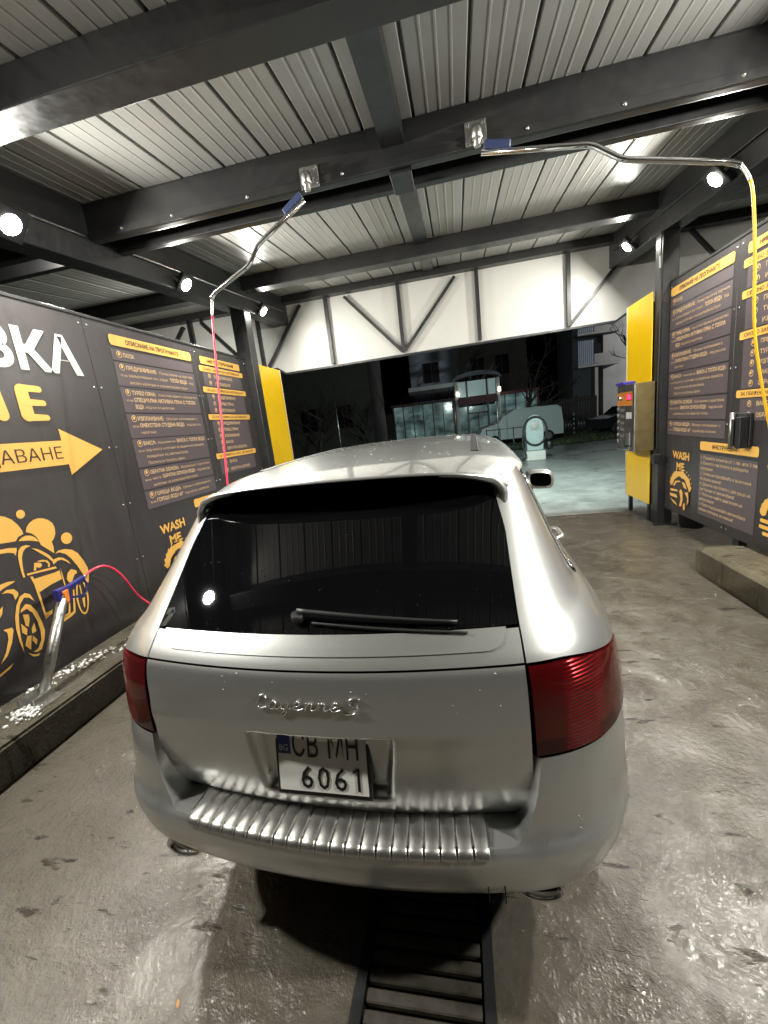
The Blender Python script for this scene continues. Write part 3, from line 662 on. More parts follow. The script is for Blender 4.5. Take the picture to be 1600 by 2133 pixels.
# ================================================================== HOSE ARMS
def swivel_arm(x, y, z, pipe, hose, hmat, label, guard_n):
    t = empty('swivel_arm', (x, y, z), label, 'hose arm', 'swivel pipes with hoses under the cross beam')
    L = lambda pts: [Vector(p)-Vector((x,y,z)) for p in pts]
    bm = bmesh.new(); box(bm, -.075,.075,-.012,-.001,-.075,.075); bev(bm,.003)
    for a in (-.055,.055):
        for b in (-.055,.055): lathe(bm, [(.012,-.026),(.012,-.012)], 'Y', 6, (a,0,b), True)
    bm_obj('mount_plate', bm, M_galv, t)
    bm = bmesh.new(); lathe(bm, [(.03,-.012),(.024,-.05),(.024,-.075)], 'Y', 16, (0,0,0), True)
    lathe(bm, [(.018,.03),(.034,.025),(.038,.0),(.038,-.045),(.03,-.055),(.022,-.06),(.024,-.095),(.012,-.10)], 'Z', 18, (0,-.10,-.04), True)
    bm_obj('swivel_joint', bm, M_galv, t)
    p = L(pipe)
    add_tube('pipe', p, .0195, M_chrome, t, 12)
    d = (p[1]-p[0]).normalized()
    bm = bmesh.new(); bar(bm, p[0]+d*.02+Vector((0,0,.045)), p[0]+d*.20+Vector((0,0,.035)), .05, .055); bev(bm,.008); bm_obj('sleeve', bm, mat('blue_sleeve', (.035,.05,.12), .4), t)
    h = smooth_path(L(hose), 7)
    add_tube('spring_guard', h[:guard_n], .011, M_galv, t, 8)
    add_tube('hose', h[guard_n-1:], .009, hmat, t, 8)
    return t
def rounded(pts, r=.05):
    out = [Vector(pts[0])]
    for a, b, c in zip(pts, pts[1:], pts[2:]):
        a, b, c = Vector(a), Vector(b), Vector(c); u = (a-b).normalized()*r; v = (c-b).normalized()*r
        for k in range(5):
            s = k/4; out.append((b+u)*(1-s)**2 + b*2*s*(1-s) + (b+v)*s*s)
    out.append(Vector(pts[-1])); return out
swivel_arm(.265, 3.548, 3.78, rounded([(.29,3.45,3.60),(.99,3.38,3.46),(1.17,3.36,3.325),(1.79,3.32,3.16),(1.83,3.31,3.13)]),
  [(1.83,3.31,3.13),(1.865,3.29,3.05),(1.885,3.27,2.93),(1.92,3.28,2.6),(1.965,3.30,2.1),(2.10,3.32,1.5),(2.26,3.36,.95),(2.42,3.3,.55),(2.54,3.0,.30),(2.50,2.5,.29),(2.56,1.9,.29)], M_yel_hose,
  'bent chrome swivel pipe under the cross beam carrying the yellow hose on the right', 10)
swivel_arm(-1.01, 3.548, 3.76, rounded([(-1.05,3.46,3.575),(-1.50,3.48,3.345),(-1.60,3.48,3.215),(-1.97,3.48,3.06),(-1.985,3.48,3.03)]),
  [(-1.985,3.48,3.03),(-1.99,3.46,2.94),(-1.995,3.43,2.80),(-2.0,3.33,2.2),(-2.0,3.2,1.46),(-2.02,3.14,.9),(-2.2,3.12,.42),(-2.55,3.14,.27),(-2.8,3.12,.32),(-2.97,3.02,.52),(-3.0,2.90,.80),(-3.0,2.78,.92),(-3.0,2.66,.935),(-3.0,2.565,.91)], M_red_hose,
  'bent chrome swivel pipe under the cross beam carrying the pink hose on the left', 13)

# lance tube with spray gun
lh = empty('lance_holder', (-2.93, 1.98, .235), 'leaning stainless steel lance tube on a base plate on the left ledge', 'lance holder')
add_tube('tube', [(0,0,.01),(-.055,.375,.60)], .034, M_galv, lh, 18)
bm = bmesh.new(); box(bm, -.12,.10,-.10,.09,.0,.008); box(bm, .045,.06,-.09,.05,.008,.07); box(bm,-.085,-.07,-.09,.05,.008,.07); bm_obj('base_plate', bm, M_galv, lh)
M_foam = mat('foam', (.85,.85,.83), .55)
rr = random.Random(11)
def foam(name, loc, n, spread, label):
    bm = bmesh.new()
    for k in range(n):
        c = Vector((rr.gauss(0,spread), rr.gauss(0,spread*1.1), rr.random()*.012)); r = .004+.012*rr.random()**2
        g = bmesh.ops.create_icosphere(bm, subdivisions=1, radius=r)
        for v in g['verts']: v.co = v.co*(.8+.4*rr.random())+c
    bmesh.ops.translate(bm, verts=bm.verts, vec=(0,0,.004))
    o = bm_obj(name, bm, M_foam, None, True, loc); tag(o, label, 'foam', None, 'stuff'); return o
foam('soap_foam', (-2.90,1.85,.235), 110, .048, 'white soap foam clump on the ledge around the foot of the steel lance tube')
bm = bmesh.new()
for k in range(420):
    y = 2.05+1.9*rr.random()**1.3; c = Vector((-3.02+.10*math.sin(y*5)+rr.gauss(0,.05), y, .238)); r = .003+.008*rr.random()**2
    g = bmesh.ops.create_icosphere(bm, subdivisions=1, radius=r)
    for v in g['verts']: v.co = Vector((v.co.x*1.5, v.co.y*1.5, v.co.z*.6))+c
o = bm_obj('wet_foam', bm, M_foam, None, True); tag(o, 'thin trail of wet foam along the left ledge below the printed partition', 'foam', None, 'stuff')
sg = empty('spray_gun', (-2.985, 2.355, .835), 'blue spray gun with orange trigger resting on top of the leaning steel lance tube', 'spray gun')
bm = bmesh.new(); box(bm, -.024,.024,-.05,.05,-.06,.06); bev(bm,.010,2); bm_obj('body', bm, M_blue, sg, loc=(0,0,.01))
bm = bmesh.new(); bar(bm, (0,.03,.045),(-.005,.20,.075), .034,.036); bev(bm,.008,2); bm_obj('grip', bm, M_blue, sg)
bm = bmesh.new(); tube(bm, smooth_path([(0,.18,.06),(0,.205,.02),(0,.17,-.05),(0,.10,-.045),(0,.05,-.02)],5), .009, 8); bm_obj('trigger_guard', bm, M_blue, sg)
bm = bmesh.new()
vs = [bm.verts.new(p) for p in ((.026,-.02,.045),(.026,.022,.05),(.026,.014,-.035),(.026,-.008,-.045))]; vs2 = [bm.verts.new(v.co+Vector((.012,0,0))) for v in vs]
bm.faces.new(vs[::-1]); bm.faces.new(vs2)
for i in range(4): bm.faces.new((vs[i],vs[(i+1)%4],vs2[(i+1)%4],vs2[i]))
bm_obj('trigger', bm, mat('orange_plastic', (.85,.24,.03), .4), sg)
add_tube('hose_coupling', [(-.005,.19,.074),(-.010,.225,.080)], .012, M_galv, sg)

# ================================================================== CAR
car = empty('silver_suv', (-.4705, .883, 0), 'silver five-door suv seen from behind with dark rear window and wet paint', 'car', rz=R(-1.6))
BOW = .16
T_Y = [(.40,.22),(.60,.165),(.64,.118),(.70,.082),(.80,.060),(.90,.054),(1.05,.060),(1.13,.074),(1.155,.090),(1.19,.122),(1.222,.155),(1.40,.345),(1.56,.515),(1.70,.665)]
T_W = [(.40,.945),(.60,.955),(.75,.962),(.90,.953),(1.00,.938),(1.08,.917),(1.14,.884),(1.19,.848),(1.24,.802),(1.32,.765),(1.45,.718),(1.55,.682),(1.62,.648),(1.7,.60)]
T_R = [(.40,.62),(1.0,.62),(1.12,.56),(1.2,.46),(1.3,.40),(1.7,.36)]
T_YB = [(.40,.16),(.445,.050),(.48,.018),(.54,-.006),(.61,-.016),(.640,-.010),(.665,.008),(.70,.018),(.75,.024),(.82,.034),(.89,.050)]
T_WB = [(.40,.88),(.46,.91),(.56,.940),(.66,.952),(.76,.953),(.89,.945)]
def pch(T, z):
    # C1 monotone-ish interpolation
    xs = [a for a,_ in T]; ys = [b for _,b in T]
    if z <= xs[0]: return ys[0]
    if z >= xs[-1]: return ys[-1]
    i = max(k for k in range(len(xs)-1) if xs[k] <= z)
    def slope(k):
        if k == 0: return (ys[1]-ys[0])/(xs[1]-xs[0])
        if k == len(xs)-1: return (ys[-1]-ys[-2])/(xs[-1]-xs[-2])
        a = (ys[k]-ys[k-1])/(xs[k]-xs[k-1]); b = (ys[k+1]-ys[k])/(xs[k+1]-xs[k])
        return 0 if a*b <= 0 else 2*a*b/(a+b)
    h = xs[i+1]-xs[i]; t = (z-xs[i])/h; m0, m1 = slope(i)*h, slope(i+1)*h
    return (2*t**3-3*t*t+1)*ys[i]+(t**3-2*t*t+t)*m0+(-2*t**3+3*t*t)*ys[i+1]+(t**3-t*t)*m1
def PS(s, z, bump=False):
    """body surface: s runs from the rear centre line round the corner on to the side"""
    sg_ = 1 if s >= 0 else -1; s = abs(s)
    y0 = pch(T_YB if bump else T_Y, z); w = pch(T_WB if bump else T_W, z); ry = pch(T_R, z)
    X0 = .56
    if s <= X0: return Vector((sg_*s, y0+BOW*s*s, z))
    y1 = y0+BOW*X0*X0
    if s <= 1.0:
        t = (s-X0)/(1.0-X0); dw = w-X0
        p0=(X0,y1); p1=(X0+.74*dw, y1+.18*.74*dw); p2=(w-.06*dw, y1+.36*ry); p3=(w, y1+ry)
        q = [(1-t)**3*a+3*(1-t)**2*t*b+3*(1-t)*t*t*c+t**3*d for a,b,c,d in zip(p0,p1,p2,p3)]
        return Vector((sg_*q[0], q[1], z))
    y = y1+ry+(s-1.0)
    return Vector((sg_*sidew(w, y, z), y, z))
def sidew(w, y, z):
    f = 1 - .030*max(0,(y-1.6)/3.2)**2
    if z > 1.18 and y > 2.4: f -= 0
    return w*f
def s_for_y(y, z, bump=False):
    y1 = pch(T_YB if bump else T_Y, z)+BOW*.56*.56; ry = pch(T_R, z)
    if y >= y1+ry: return 1.0+(y-y1-ry)
    lo, hi = 0.0, 1.0
    for _ in range(30):
        m = (lo+hi)/2
        if PS(m, z, bump).y < y: lo = m
        else: hi = m
    return lo
CEN = Vector((0, 2.4, .9))
def patch(name, m, fn, nu, nv, parent=car, lip=.012, off=0, sides='udlr', mirror=False, flat=False):
    g = [[Vector(fn(i/nu, j/nv)) for i in range(nu+1)] for j in range(nv+1)]
    N = []
    for j in range(nv+1):
        row = []
        for i in range(nu+1):
            a = g[j][min(i+1,nu)]-g[j][max(i-1,0)]; b = g[min(j+1,nv)][i]-g[max(j-1,0)][i]
            n = a.cross(b)
            if n.length < 1e-9: n = g[j][i]-CEN
            n.normalize()
            if n.dot(g[j][i]-CEN) < 0: n = -n
            row.append(n)
        N.append(row)
    bm = bmesh.new()
    for mx in ((1,-1) if mirror == 'join' else ((-1,) if mirror else (1,))):
        V = [[bm.verts.new((lambda p: (p.x*mx,p.y,p.z))(g[j][i]+N[j][i]*off)) for i in range(nu+1)] for j in range(nv+1)]
        mid = g[nv//2][nu//2]; a = g[nv//2][min(nu//2+1,nu)]-mid; b = g[min(nv//2+1,nv)][nu//2]-mid
        flip = (a.cross(b).dot(N[nv//2][nu//2]) < 0) != (mx < 0)
        for j in range(nv):
            for i in range(nu):
                q = (V[j][i],V[j][i+1],V[j+1][i+1],V[j+1][i])
                f = bm.faces.new(q[::-1] if flip else q); f.smooth = not flat
        if lip:
            def strip(idx):
                a_ = [bm.verts.new((lambda p: (p.x*mx,p.y,p.z))(g[j][i]+N[j][i]*off)) for j,i in idx]
                b_ = [bm.verts.new((lambda p: (p.x*mx,p.y,p.z))(g[j][i]+N[j][i]*(off-lip))) for j,i in idx]
                for k in range(len(idx)-1): bm.faces.new((a_[k],a_[k+1],b_[k+1],b_[k])).smooth = True
            if 'd' in sides: strip([(0,i) for i in range(nu+1)])
            if 'u' in sides: strip([(nv,i) for i in range(nu+1)])
            if 'l' in sides: strip([(j,0) for j in range(nv+1)])
            if 'r' in sides: strip([(j,nu) for j in range(nv+1)])
    me = bpy.data.meshes.new(name); bm.to_mesh(me); bm.free()
    return link(name, me, m, parent)
lerp = lambda a, b, t: a+(b-a)*t
def sst(a, b, x):
    t = min(1, max(0, (x-a)/(b-a))); return t*t*(3-2*t)

# black inner shell behind the shut lines
def shell(u, v):
    z = lerp(.50, 1.55, v); s = lerp(-1.25, 1.25, u); p = PS(s, z); c = Vector((0, 1.2, z)); d = (c-p); d.normalize()
    return p+d*.075
patch('inner_shell', M_gap, shell, 60, 30, lip=0)

# tailgate
TS = .578
def ts(z):
    if z >= .745: return TS
    k = (.745-z)/.105; return TS-.10*(1-math.sqrt(max(0,1-k*k)))
zs_t = sorted(set([.642+.5*(1-math.cos(math.pi*k/40))*(1.146-.642) for k in range(41)]+[.742,.746,.75,.93,.944,.952,.957,.960,.963,.967]))
def tail_fn(u, v):
    z = zs_t[min(len(zs_t)-1, int(round(v*(len(zs_t)-1))))]
    s = lerp(-ts(z), ts(z), u); p = PS(s, z)
    x = s; xl = -.175-.018*sst(.75,.94,z); xr = .185+.022*sst(.75,.94,z)
    d = sst(xl-.030, xl+.006, x)*(1-sst(xr-.004, xr+.022, x))
    d *= sst(.735,.765,z)*(1-sst(.957,.963,z))
    p.y += .036*d
    # soft shelf above the plate recess
    p.y -= .004*sst(.92,.97,z)*(1-sst(.97,1.03,z))
    return p
tg = patch('tailgate', M_paint, tail_fn, 130, len(zs_t)-1)
# upper gate frame below the glass
up_ = patch('hatch_frame', M_paint, lambda u, v: PS(lerp(-TS,TS,u), lerp(1.151,1.219,v)), 50, 10)
def trim_fn(u, v):
    s = lerp(-.548,.548,u); e = min(1, (.548-abs(s))/.055); zb = 1.2185-.040*math.sqrt(max(0,1-(1-e)**2))
    return PS(s, lerp(zb, 1.2225, v))
patch('hatch_trim', M_paint, trim_fn, 90, 6, off=.004, lip=.008, parent=up_)
def tg_s(z): return TS-.030*sst(1.42,1.57,z)
def glass_fn(u, v):
    z = lerp(1.226,1.572+.055*(1-(2*u-1)**4),v); k = tg_s(z); return PS(lerp(-k,k,u), z)
gl = patch('rear_window', M_cglass, glass_fn, 40, 24, off=-.002)
# wiper
def gp(x, z, o): 
    p = PS(x, z); return (p.x, p.y-o*.74, p.z+o*.68)
wp = add_tube('wiper', [gp(-.055,1.252,.012), gp(-.052,1.262,.03)], .019, M_trim, car, 14)
bm = bmesh.new(); pts = [gp(-.055+k*.025, 1.268-.0016*k, .030-.001*k) for k in range(20)]; tube(bm, pts, [.0085-.0002*k for k in range(20)], 6); bm_obj('wiper_arm', bm, M_trim, wp)
bm = bmesh.new(); pts = [gp(-.01+k*.024, 1.246-.0016*k, .010) for k in range(20)]; tube(bm, pts, .004, 6); bm_obj('wiper_blade', bm, M_rubber, wp)

# tail lamps
def ztl(s): return 1.143-.80*max(0, s-.64)**1.6*(1-sst(.94,1.04,s)) + .007*sst(.94,1.04,s)
def lamp_fn(u, v):
    s1 = .955-.10*abs(2*v-1)**3.2-.03*(1-v)
    s = lerp(TS+.006, s1, u)
    return PS(s, lerp(.893+.05*max(0,u-.72)**1.5, ztl(s), v))
for mx in (False, True):
    tl = patch('tail_lamp', M_tail, lamp_fn, 44, 26, off=.004, lip=.02, mirror=mx)
    tl['label'] = 'dark red left tail lamp' if mx else 'right tail lamp glinting bright red'
# quarter panels
def q_low(u, v):
    s = lerp(TS+.004, s_for_y(1.30, lerp(1.152,1.222,v)), u**1.3); return PS(s, lerp(ztl(s)+.007, 1.222, v))
def yw(z): return .60+(z-1.222)*.75
def q_up(u, v):
    z = lerp(1.222, 1.592, v); return PS(lerp(tg_s(z)+.004, s_for_y(yw(z), z), u), z)
def quarter(u, v):
    z = lerp(1.152, 1.575, v)
    y_end = 1.30 if z < 1.215 else yw(z)
    return PS(lerp(TS+.004, s_for_y(y_end, z), u), z)
for mx in (False, True):
    qp = patch('quarter_panel', M_paint, q_low, 60, 12, mirror=mx, sides='ld')
    patch('rear_pillar', M_paint, q_up, 44, 36, mirror=mx, sides='l', parent=qp)
# bumper
def zt_b(s):
    s = abs(s); return .655+.230*min(1,max(0,(s-.480)/.110))**6.5
BS = [k*.03 for k in range(16)]+[.465+.0045*k for k in range(29)]
BS = BS+[BS[-1]+(1.0-BS[-1])*(k/24) for k in range(1,25)]
BS = [-q for q in BS[:0:-1]]+BS
def bump_fn(u, v):
    s = BS[int(round(u*(len(BS)-1)))]; zt = zt_b(s)
    if abs(s) > .60: zt = .885
    return PS(s, lerp(.425, zt, v), True)
bp = patch('bumper', M_paint, bump_fn, len(BS)-1, 36, lip=.02, sides='lr')
BL = [q for q in BS if abs(q) < .5925]
def ledge_fn(u, v):
    s = BL[int(round(u*(len(BL)-1)))]; zt = zt_b(s); a = PS(s, zt, True)
    k = sst(.48,.57,abs(s)); zz = max(.642, zt-.008)
    b = Vector((s*(1-.012*k), pch(T_Y,zz)+BOW*s*s+.030, zt-.008*(1-k)-.006*k))
    return a.lerp(b, v)
patch('bumper_ledge', M_paint, ledge_fn, len(BL)-1, 8, lip=0, parent=bp)
def val_fn(u, v):
    s = lerp(-1.0,1.0,u); p = PS(s, .425, True); p.y += .30*v; p.x *= (1-.08*v); p.z += -.01*v; return p
patch('valance', M_trim, val_fn, 50, 3, lip=0, parent=bp)
for x in (.455,.500): add_box('tow_cover_line', (x-.0015,x+.0015,PS(x,.53,True).y-.0015,PS(x,.53,True).y+.01,.472,.565), M_gap, bp)
# ribbed step plate
st = patch('step_plate', M_brush, lambda u, v: (lambda s: Vector((s, PS(s,.655,True).y+lerp(.006,.135,v), .6575-.001*v)))(lerp(-.469,.469,u)), 40, 2, lip=.004)
me = None
NR = 21
for k in range(NR):
    x = -.447+.0447*k
    if me is None:
        bm = bmesh.new(); h = .0212
        prof = [(-.0070,.640,.72,.0),(-.0062,.645,.90,1),(-.001,.6545,.95,1),(.004,.6585,.97,1),(.010,.6615,.97,1),(.115,.6640,.97,1),(.122,.660,.96,.5),(.124,.656,.90,0)]
        rows = []
        for y, z, wd, e in prof: rows.append([bm.verts.new((xx*h*wd, y, z-dz*e)) for xx, dz in ((-1.0,.007),(-.93,.0015),(-.82,.0),(.82,.0),(.93,.0015),(1.0,.007))])
        for a, b in zip(rows, rows[1:]):
            for i in range(5): bm.faces.new((a[i],a[i+1],b[i+1],b[i])).smooth = i == 2
        me = bpy.data.meshes.new('rib'); bm.normal_update(); bm.to_mesh(me); bm.free(); me.materials.append(M_brush)
    o = link('rib', me, None, st, (x, PS(x,.64,True).y-.002, 0)); o.rotation_euler = (0,0,math.atan(2*BOW*x))
# number plate
pz, py_ = .855, pch(T_Y,.80)+.030
pl_ = empty('number_plate', (0,0,0), None, None); pl_.parent = car; pl_.location = (-.004, py_-.022, .762); pl_.rotation_euler = (R(-11),0,0)
bm = bmesh.new(); box(bm, -.150,.150,-.004,.014,-.018,.222); bev(bm,.004); bm_obj('plate_frame', bm, M_black, pl_)
M_plate = grime(mat('plate_white', (.82,.82,.78), .35), (.72,.71,.66), 8, .5, .8, (.3,.45))
add_box('plate', (-.139,.139,-.0075,-.0045,.0,.204), M_plate, pl_)
add_box('blue_band', (-.139,-.098,-.0092,-.0078,.112,.202), mat('plate_blue', (.01,.04,.28), .35), pl_)
bk_, bwh = bmesh.new(), bmesh.new()
ML = lambda x0, z0, y: (lambda px, py: (x0+px, y, z0+py))
text(bk_, WL, 'СВ', 0, 0, .076, .082, .005, mapf=ML(-.090,.106,-.0095)); text(bk_, WL, 'МН', 0, 0, .076, .092, .005, mapf=ML(.024,.106,-.0095))
f1 = ML(.098,.012,-.0095)
for q in ([(.010,0),(.0185,0),(.0185,.070),(.010,.070)],[(-.003,.050),(.0102,.0605),(.0102,.070),(.009,.070),(-.003,.059)]): bk_.faces.new([bk_.verts.new(f1(a,b)) for a,b in q])
for ch, x in zip('606', (-.068,-.015,.038)):
    text(bk_, WL, ch, 0, 0, .070, .038, .005, mapf=ML(x,.012,-.0095))
text(bwh, WL, 'BG', 0, 0, .020, .028, .012, mapf=ML(-.132,.122,-.0105))
flush_text()
bm_obj('plate_lettering', bk_, mat('plate_black', (.006,.006,.006), .4), pl_); bm_obj('country_code', bwh, M_white_p, pl_)
# badge, drawn as a flowing script of thin chrome strokes
def badge():
    strokes = {
     'C': [[(.80,.86),(.58,1.0),(.24,.96),(.03,.66),(.12,.34),(.42,.22),(.90,.34)]],
     'a': [[(.62,.62),(.40,.72),(.12,.55),(.10,.30),(.32,.22),(.58,.40),(.64,.62)],[(.64,.62),(.60,.30),(.78,.24),(.95,.36)]],
     'y': [[(.08,.66),(.10,.36),(.34,.24),(.58,.44),(.64,.66)],[(.64,.66),(.56,.10),(.26,-.16),(.14,-.04),(.50,.16),(.95,.36)]],
     'e': [[(.05,.36),(.40,.46),(.60,.58),(.44,.74),(.16,.58),(.16,.30),(.45,.22),(.95,.36)]],
     'n': [[(.0,.36),(.10,.64),(.14,.66),(.10,.26)],[(.11,.40),(.38,.68),(.58,.62),(.54,.30),(.72,.24),(.95,.36)]],
     'S': [[(1.05,.92),(.55,.98),(.22,.82),(.40,.62),(.86,.52),(.96,.30),(.70,.10),(.20,.06),(-.10,.10)]]}
    adv = {'C':.86,'a':1.0,'y':1.0,'e':.98,'n':1.0,'S':1.1}
    me_all = bmesh.new(); x = 0; segs = []
    for ch in 'CayenneS':
        if ch == 'S': x += .18
        for st_ in strokes[ch]: segs.append([(x+a*.88+.18*b, b) for a, b in st_])
        x += adv[ch]*(.88 if ch != 'C' else 1.05)
    W_ = max(p[0] for s in segs for p in s); k = .318/W_
    for s in segs:
        pts = [(-.172+px*k, 1.034+(py*.050 if py > .70 or py < .2 else py*.048)) for px, py in s]
        q = []
        for px, pz_ in pts:
            p = PS(px, pz_); q.append((p.x, p.y-.0035, p.z))
        tube(me_all, smooth_path(q, 6), .0026, 7)
    return bm_obj('badge_lettering', me_all, mat('badge_chrome', (.92,.92,.91), .22, 1), car)
badge()
# exhaust tips
for sx in (-1, 1):
    bm = bmesh.new()
    lathe(bm, [(.043,.28),(.043,.02),(.047,.0),(.040,.002),(.037,.03),(.037,.26)], 'Y', 28)
    for v in bm.verts: v.co.x *= 1.55; v.co.z *= .86; v.co.y += .10*(v.co.z+.04) if v.co.y < .05 else 0
    bm_obj('exhaust_tip', bm, M_chrome, car, True, ((.615 if sx < 0 else .60)*sx, .112 if sx < 0 else .122, .408 if sx < 0 else .412))
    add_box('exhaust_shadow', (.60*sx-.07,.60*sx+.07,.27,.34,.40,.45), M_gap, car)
# roof
def crown(y):
    return pch([(.40,1.641),(.50,1.650),(.70,1.663),(1.0,1.676),(1.5,1.687),(2.1,1.690),(2.7,1.664),(3.05,1.615)], y)
def rz_(u, y): 
    return crown(y) - .028*u*u - .058*abs(u)**8
def hw(y): return .690 - .03*max(0,(y-1.8)/1.2)**2 - .078*sst(1.0,.45,y)
def roof_fn(u, v):
    uu = 2*u-1; x = hw(lerp(.45,3.0,v))*math.sin(uu*math.pi/2)**1 if False else hw(lerp(.45,3.0,v))*uu
    yte = .435+.15*x*x+.10*abs(uu)**8
    y = lerp(yte, 3.0, v**1.25); 
    return Vector((x, y, rz_(uu, y) - (.022*abs(uu)**6)*(1-sst(0,.25,v))))
rf = patch('roof', M_paint, roof_fn, 60, 50, lip=.0)
def lip_fn(u, v):
    p = roof_fn(u, 0); a = v*math.pi
    return Vector((p.x*(1-.01*v), p.y-.008*math.sin(a)+.05*sst(.5,1,v), p.z-.008*(1-math.cos(a))))
patch('spoiler_lip', M_paint, lip_fn, 60, 10, lip=0, parent=rf)
patch('spoiler_underside', M_trim, lambda u, v: roof_fn(lerp(.04,.96,u),0)+Vector((0,lerp(.045,.20,v),-.018-.012*v)), 40, 3, lip=0, parent=rf)
for sx in (-1,1):
    bm = bmesh.new()
    pts = []
    for uq in (.62,.72,.80,.86,.90): p = roof_fn(.5+uq/2,0); pts.append((p.x, p.y+.006, p.z-.009))
    pts += [(.576,.538,1.556),(.583,.536,1.532),(.583,.525,1.508),(.580,.512,1.484)]
    pts = smooth_path([(sx*a,b,c) for a,b,c in pts],5); n = len(pts)
    tube(bm, pts, [lerp(.009,.016,min(1,k/(n*.5)))*(1 if k < n*.72 else max(.12,(n-1-k)/(n*.28))**.6) for k in range(n)], 10)
    bm_obj('spoiler_tip', bm, M_paint, rf)
for sx in (-1,1):
    bm = bmesh.new(); rows=[]
    for k in range(12):
        y = .92+k*.15; x = .498*sx
        rows.append([bm.verts.new((x+dx, y, rz_(.498/hw(y), y)+dz)) for dx, dz in ((-.019,.0),(-.016,.004),(.016,.004),(.019,0))])
    for a, b in zip(rows, rows[1:]):
        for i in range(3): bm.faces.new((a[i],a[i+1],b[i+1],b[i]))
    bm.faces.new(rows[0]); bm.faces.new(rows[-1][::-1])
    bm_obj('roof_rail_strip', bm, M_trim, rf)
# sides
def arch(y, z0):
    zz = z0
    for yc in (.955, 3.81):
        d = abs(y-yc)
        if d < .43: zz = max(zz, .36+math.sqrt(.43**2-d*d))
    return zz
def side_pt(y, z): return PS(s_for_y(y, z), z)
def side_fn(ya, yb, zt=1.150):
    def f(u, v):
        y = lerp(ya, yb, u); zb = arch(y, .42 if y < 4.25 else .45); z = lerp(zb, zt, v); return side_pt(y, z)
    return f
def ybump(z): return PS(1.0, z, False).y
for mx in (False, True):
    patch('rear_fender', M_paint, lambda u, v: (lambda z0: side_pt(lerp(max(.50,0), 1.42, u), lerp(arch(lerp(.50,1.42,u),.42), 1.150, v)))(0), 46, 20, mirror=mx)
    dr_ = patch('rear_door', M_paint, side_fn(1.425, 2.32), 24, 20, mirror=mx)
    df_ = patch('front_door', M_paint, side_fn(2.325, 3.42), 24, 20, mirror=mx)
    patch('front_fender', M_paint, side_fn(3.425, 4.45, 1.0), 46, 16, mirror=mx)
    patch('door_sill_shoulder', M_paint, lambda u, v: side_pt(lerp(1.305,3.55,u), lerp(1.152,1.222,v)), 40, 8, mirror=mx)
    for par, y in ((dr_, 1.56), (df_, 2.48)):
        sxx = -1 if mx else 1; p = side_pt(y, 1.055)
        bm = bmesh.new(); tube(bm, smooth_path([(sxx*(p.x-.01),y-.02,1.055),(sxx*(p.x+.035),y+.01,1.06),(sxx*(p.x+.040),y+.10,1.06),(sxx*(p.x+.035),y+.18,1.06),(sxx*(p.x-.01),y+.21,1.055)],5), .014, 10); bm_obj('handle', bm, M_paint, par)
    def sw_fn(u, v):
        z = lerp(1.226, 1.535, v); ya = yw(z)+.012; yb = 3.55-(z-1.226)*1.75; return side_pt(lerp(ya, yb, u), z)
    sw = patch('side_window', M_cglass, sw_fn, 40, 12, mirror=mx, off=-.006)
    sxx = -1 if mx else 1
    fr = []
    for k in range(13): z = lerp(1.226,1.535,k/12); fr.append(side_pt(yw(z)+.010, z))
    for k in range(1,30): y = lerp(yw(1.535), 3.0, k/29); fr.append(side_pt(y, 1.535))
    lo_ = [side_pt(lerp(3.5, yw(1.226), k/24), 1.224) for k in range(25)]
    bm = bmesh.new(); tube(bm, [(sxx*p.x,p.y,p.z) for p in lo_+fr], .009, 6); bm_obj('window_trim', bm, M_chrome, sw)
    patch('cant_rail', M_paint, lambda u, v: (lambda y: side_pt(y, 1.545).lerp(Vector((hw(y)*1.0, y, rz_(1,y)+.001)), v))(lerp(yw(1.55), 3.0, u)), 30, 3, mirror=mx, lip=0)
    for y in (1.45, 2.36):
        bm = bmesh.new(); a = side_pt(y+.05,1.226); b = side_pt(y-.02,1.54); bar(bm, (sxx*a.x,a.y,a.z),(sxx*b.x,b.y,b.z), .012, .07, (0,1,0)); bm_obj('window_pillar', bm, M_trim, sw)
    # mirror
    mc = Vector((sxx*1.035, 2.85, 1.205))
    bm = bmesh.new(); bmesh.ops.create_uvsphere(bm, u_segments=24, v_segments=14, radius=1)
    for v in bm.verts:
        x,y,z = v.co; f = lambda c: math.copysign(abs(c)**.62, c)
        v.co = (f(x)*.115, f(y)*.06 if y<0 else f(y)*.10, f(z)*.086 - .012*x*sxx)
    mr = bm_obj('wing_mirror', bm, M_paint, car, True, mc)
    bm = bmesh.new(); 
    vs = [bm.verts.new((.086*math.copysign(abs(math.cos(a))**.6,math.cos(a)), -.0625, .058*math.copysign(abs(math.sin(a))**.6,math.sin(a))-.010*math.cos(a)*sxx)) for a in [2*math.pi*k/28 for k in range(28)]]
    bm.faces.new(vs); bm_obj('mirror_glass', bm, mat('mirror_glass', (.05,.055,.06), .03, 1) if 'mirror_glass' not in bpy.data.materials else bpy.data.materials['mirror_glass'], mr)
    add_box('mirror_foot', (min(-sxx*.20,-sxx*.06),max(-sxx*.20,-sxx*.06),-.03,.04,-.10,-.05), M_trim, mr, .01)
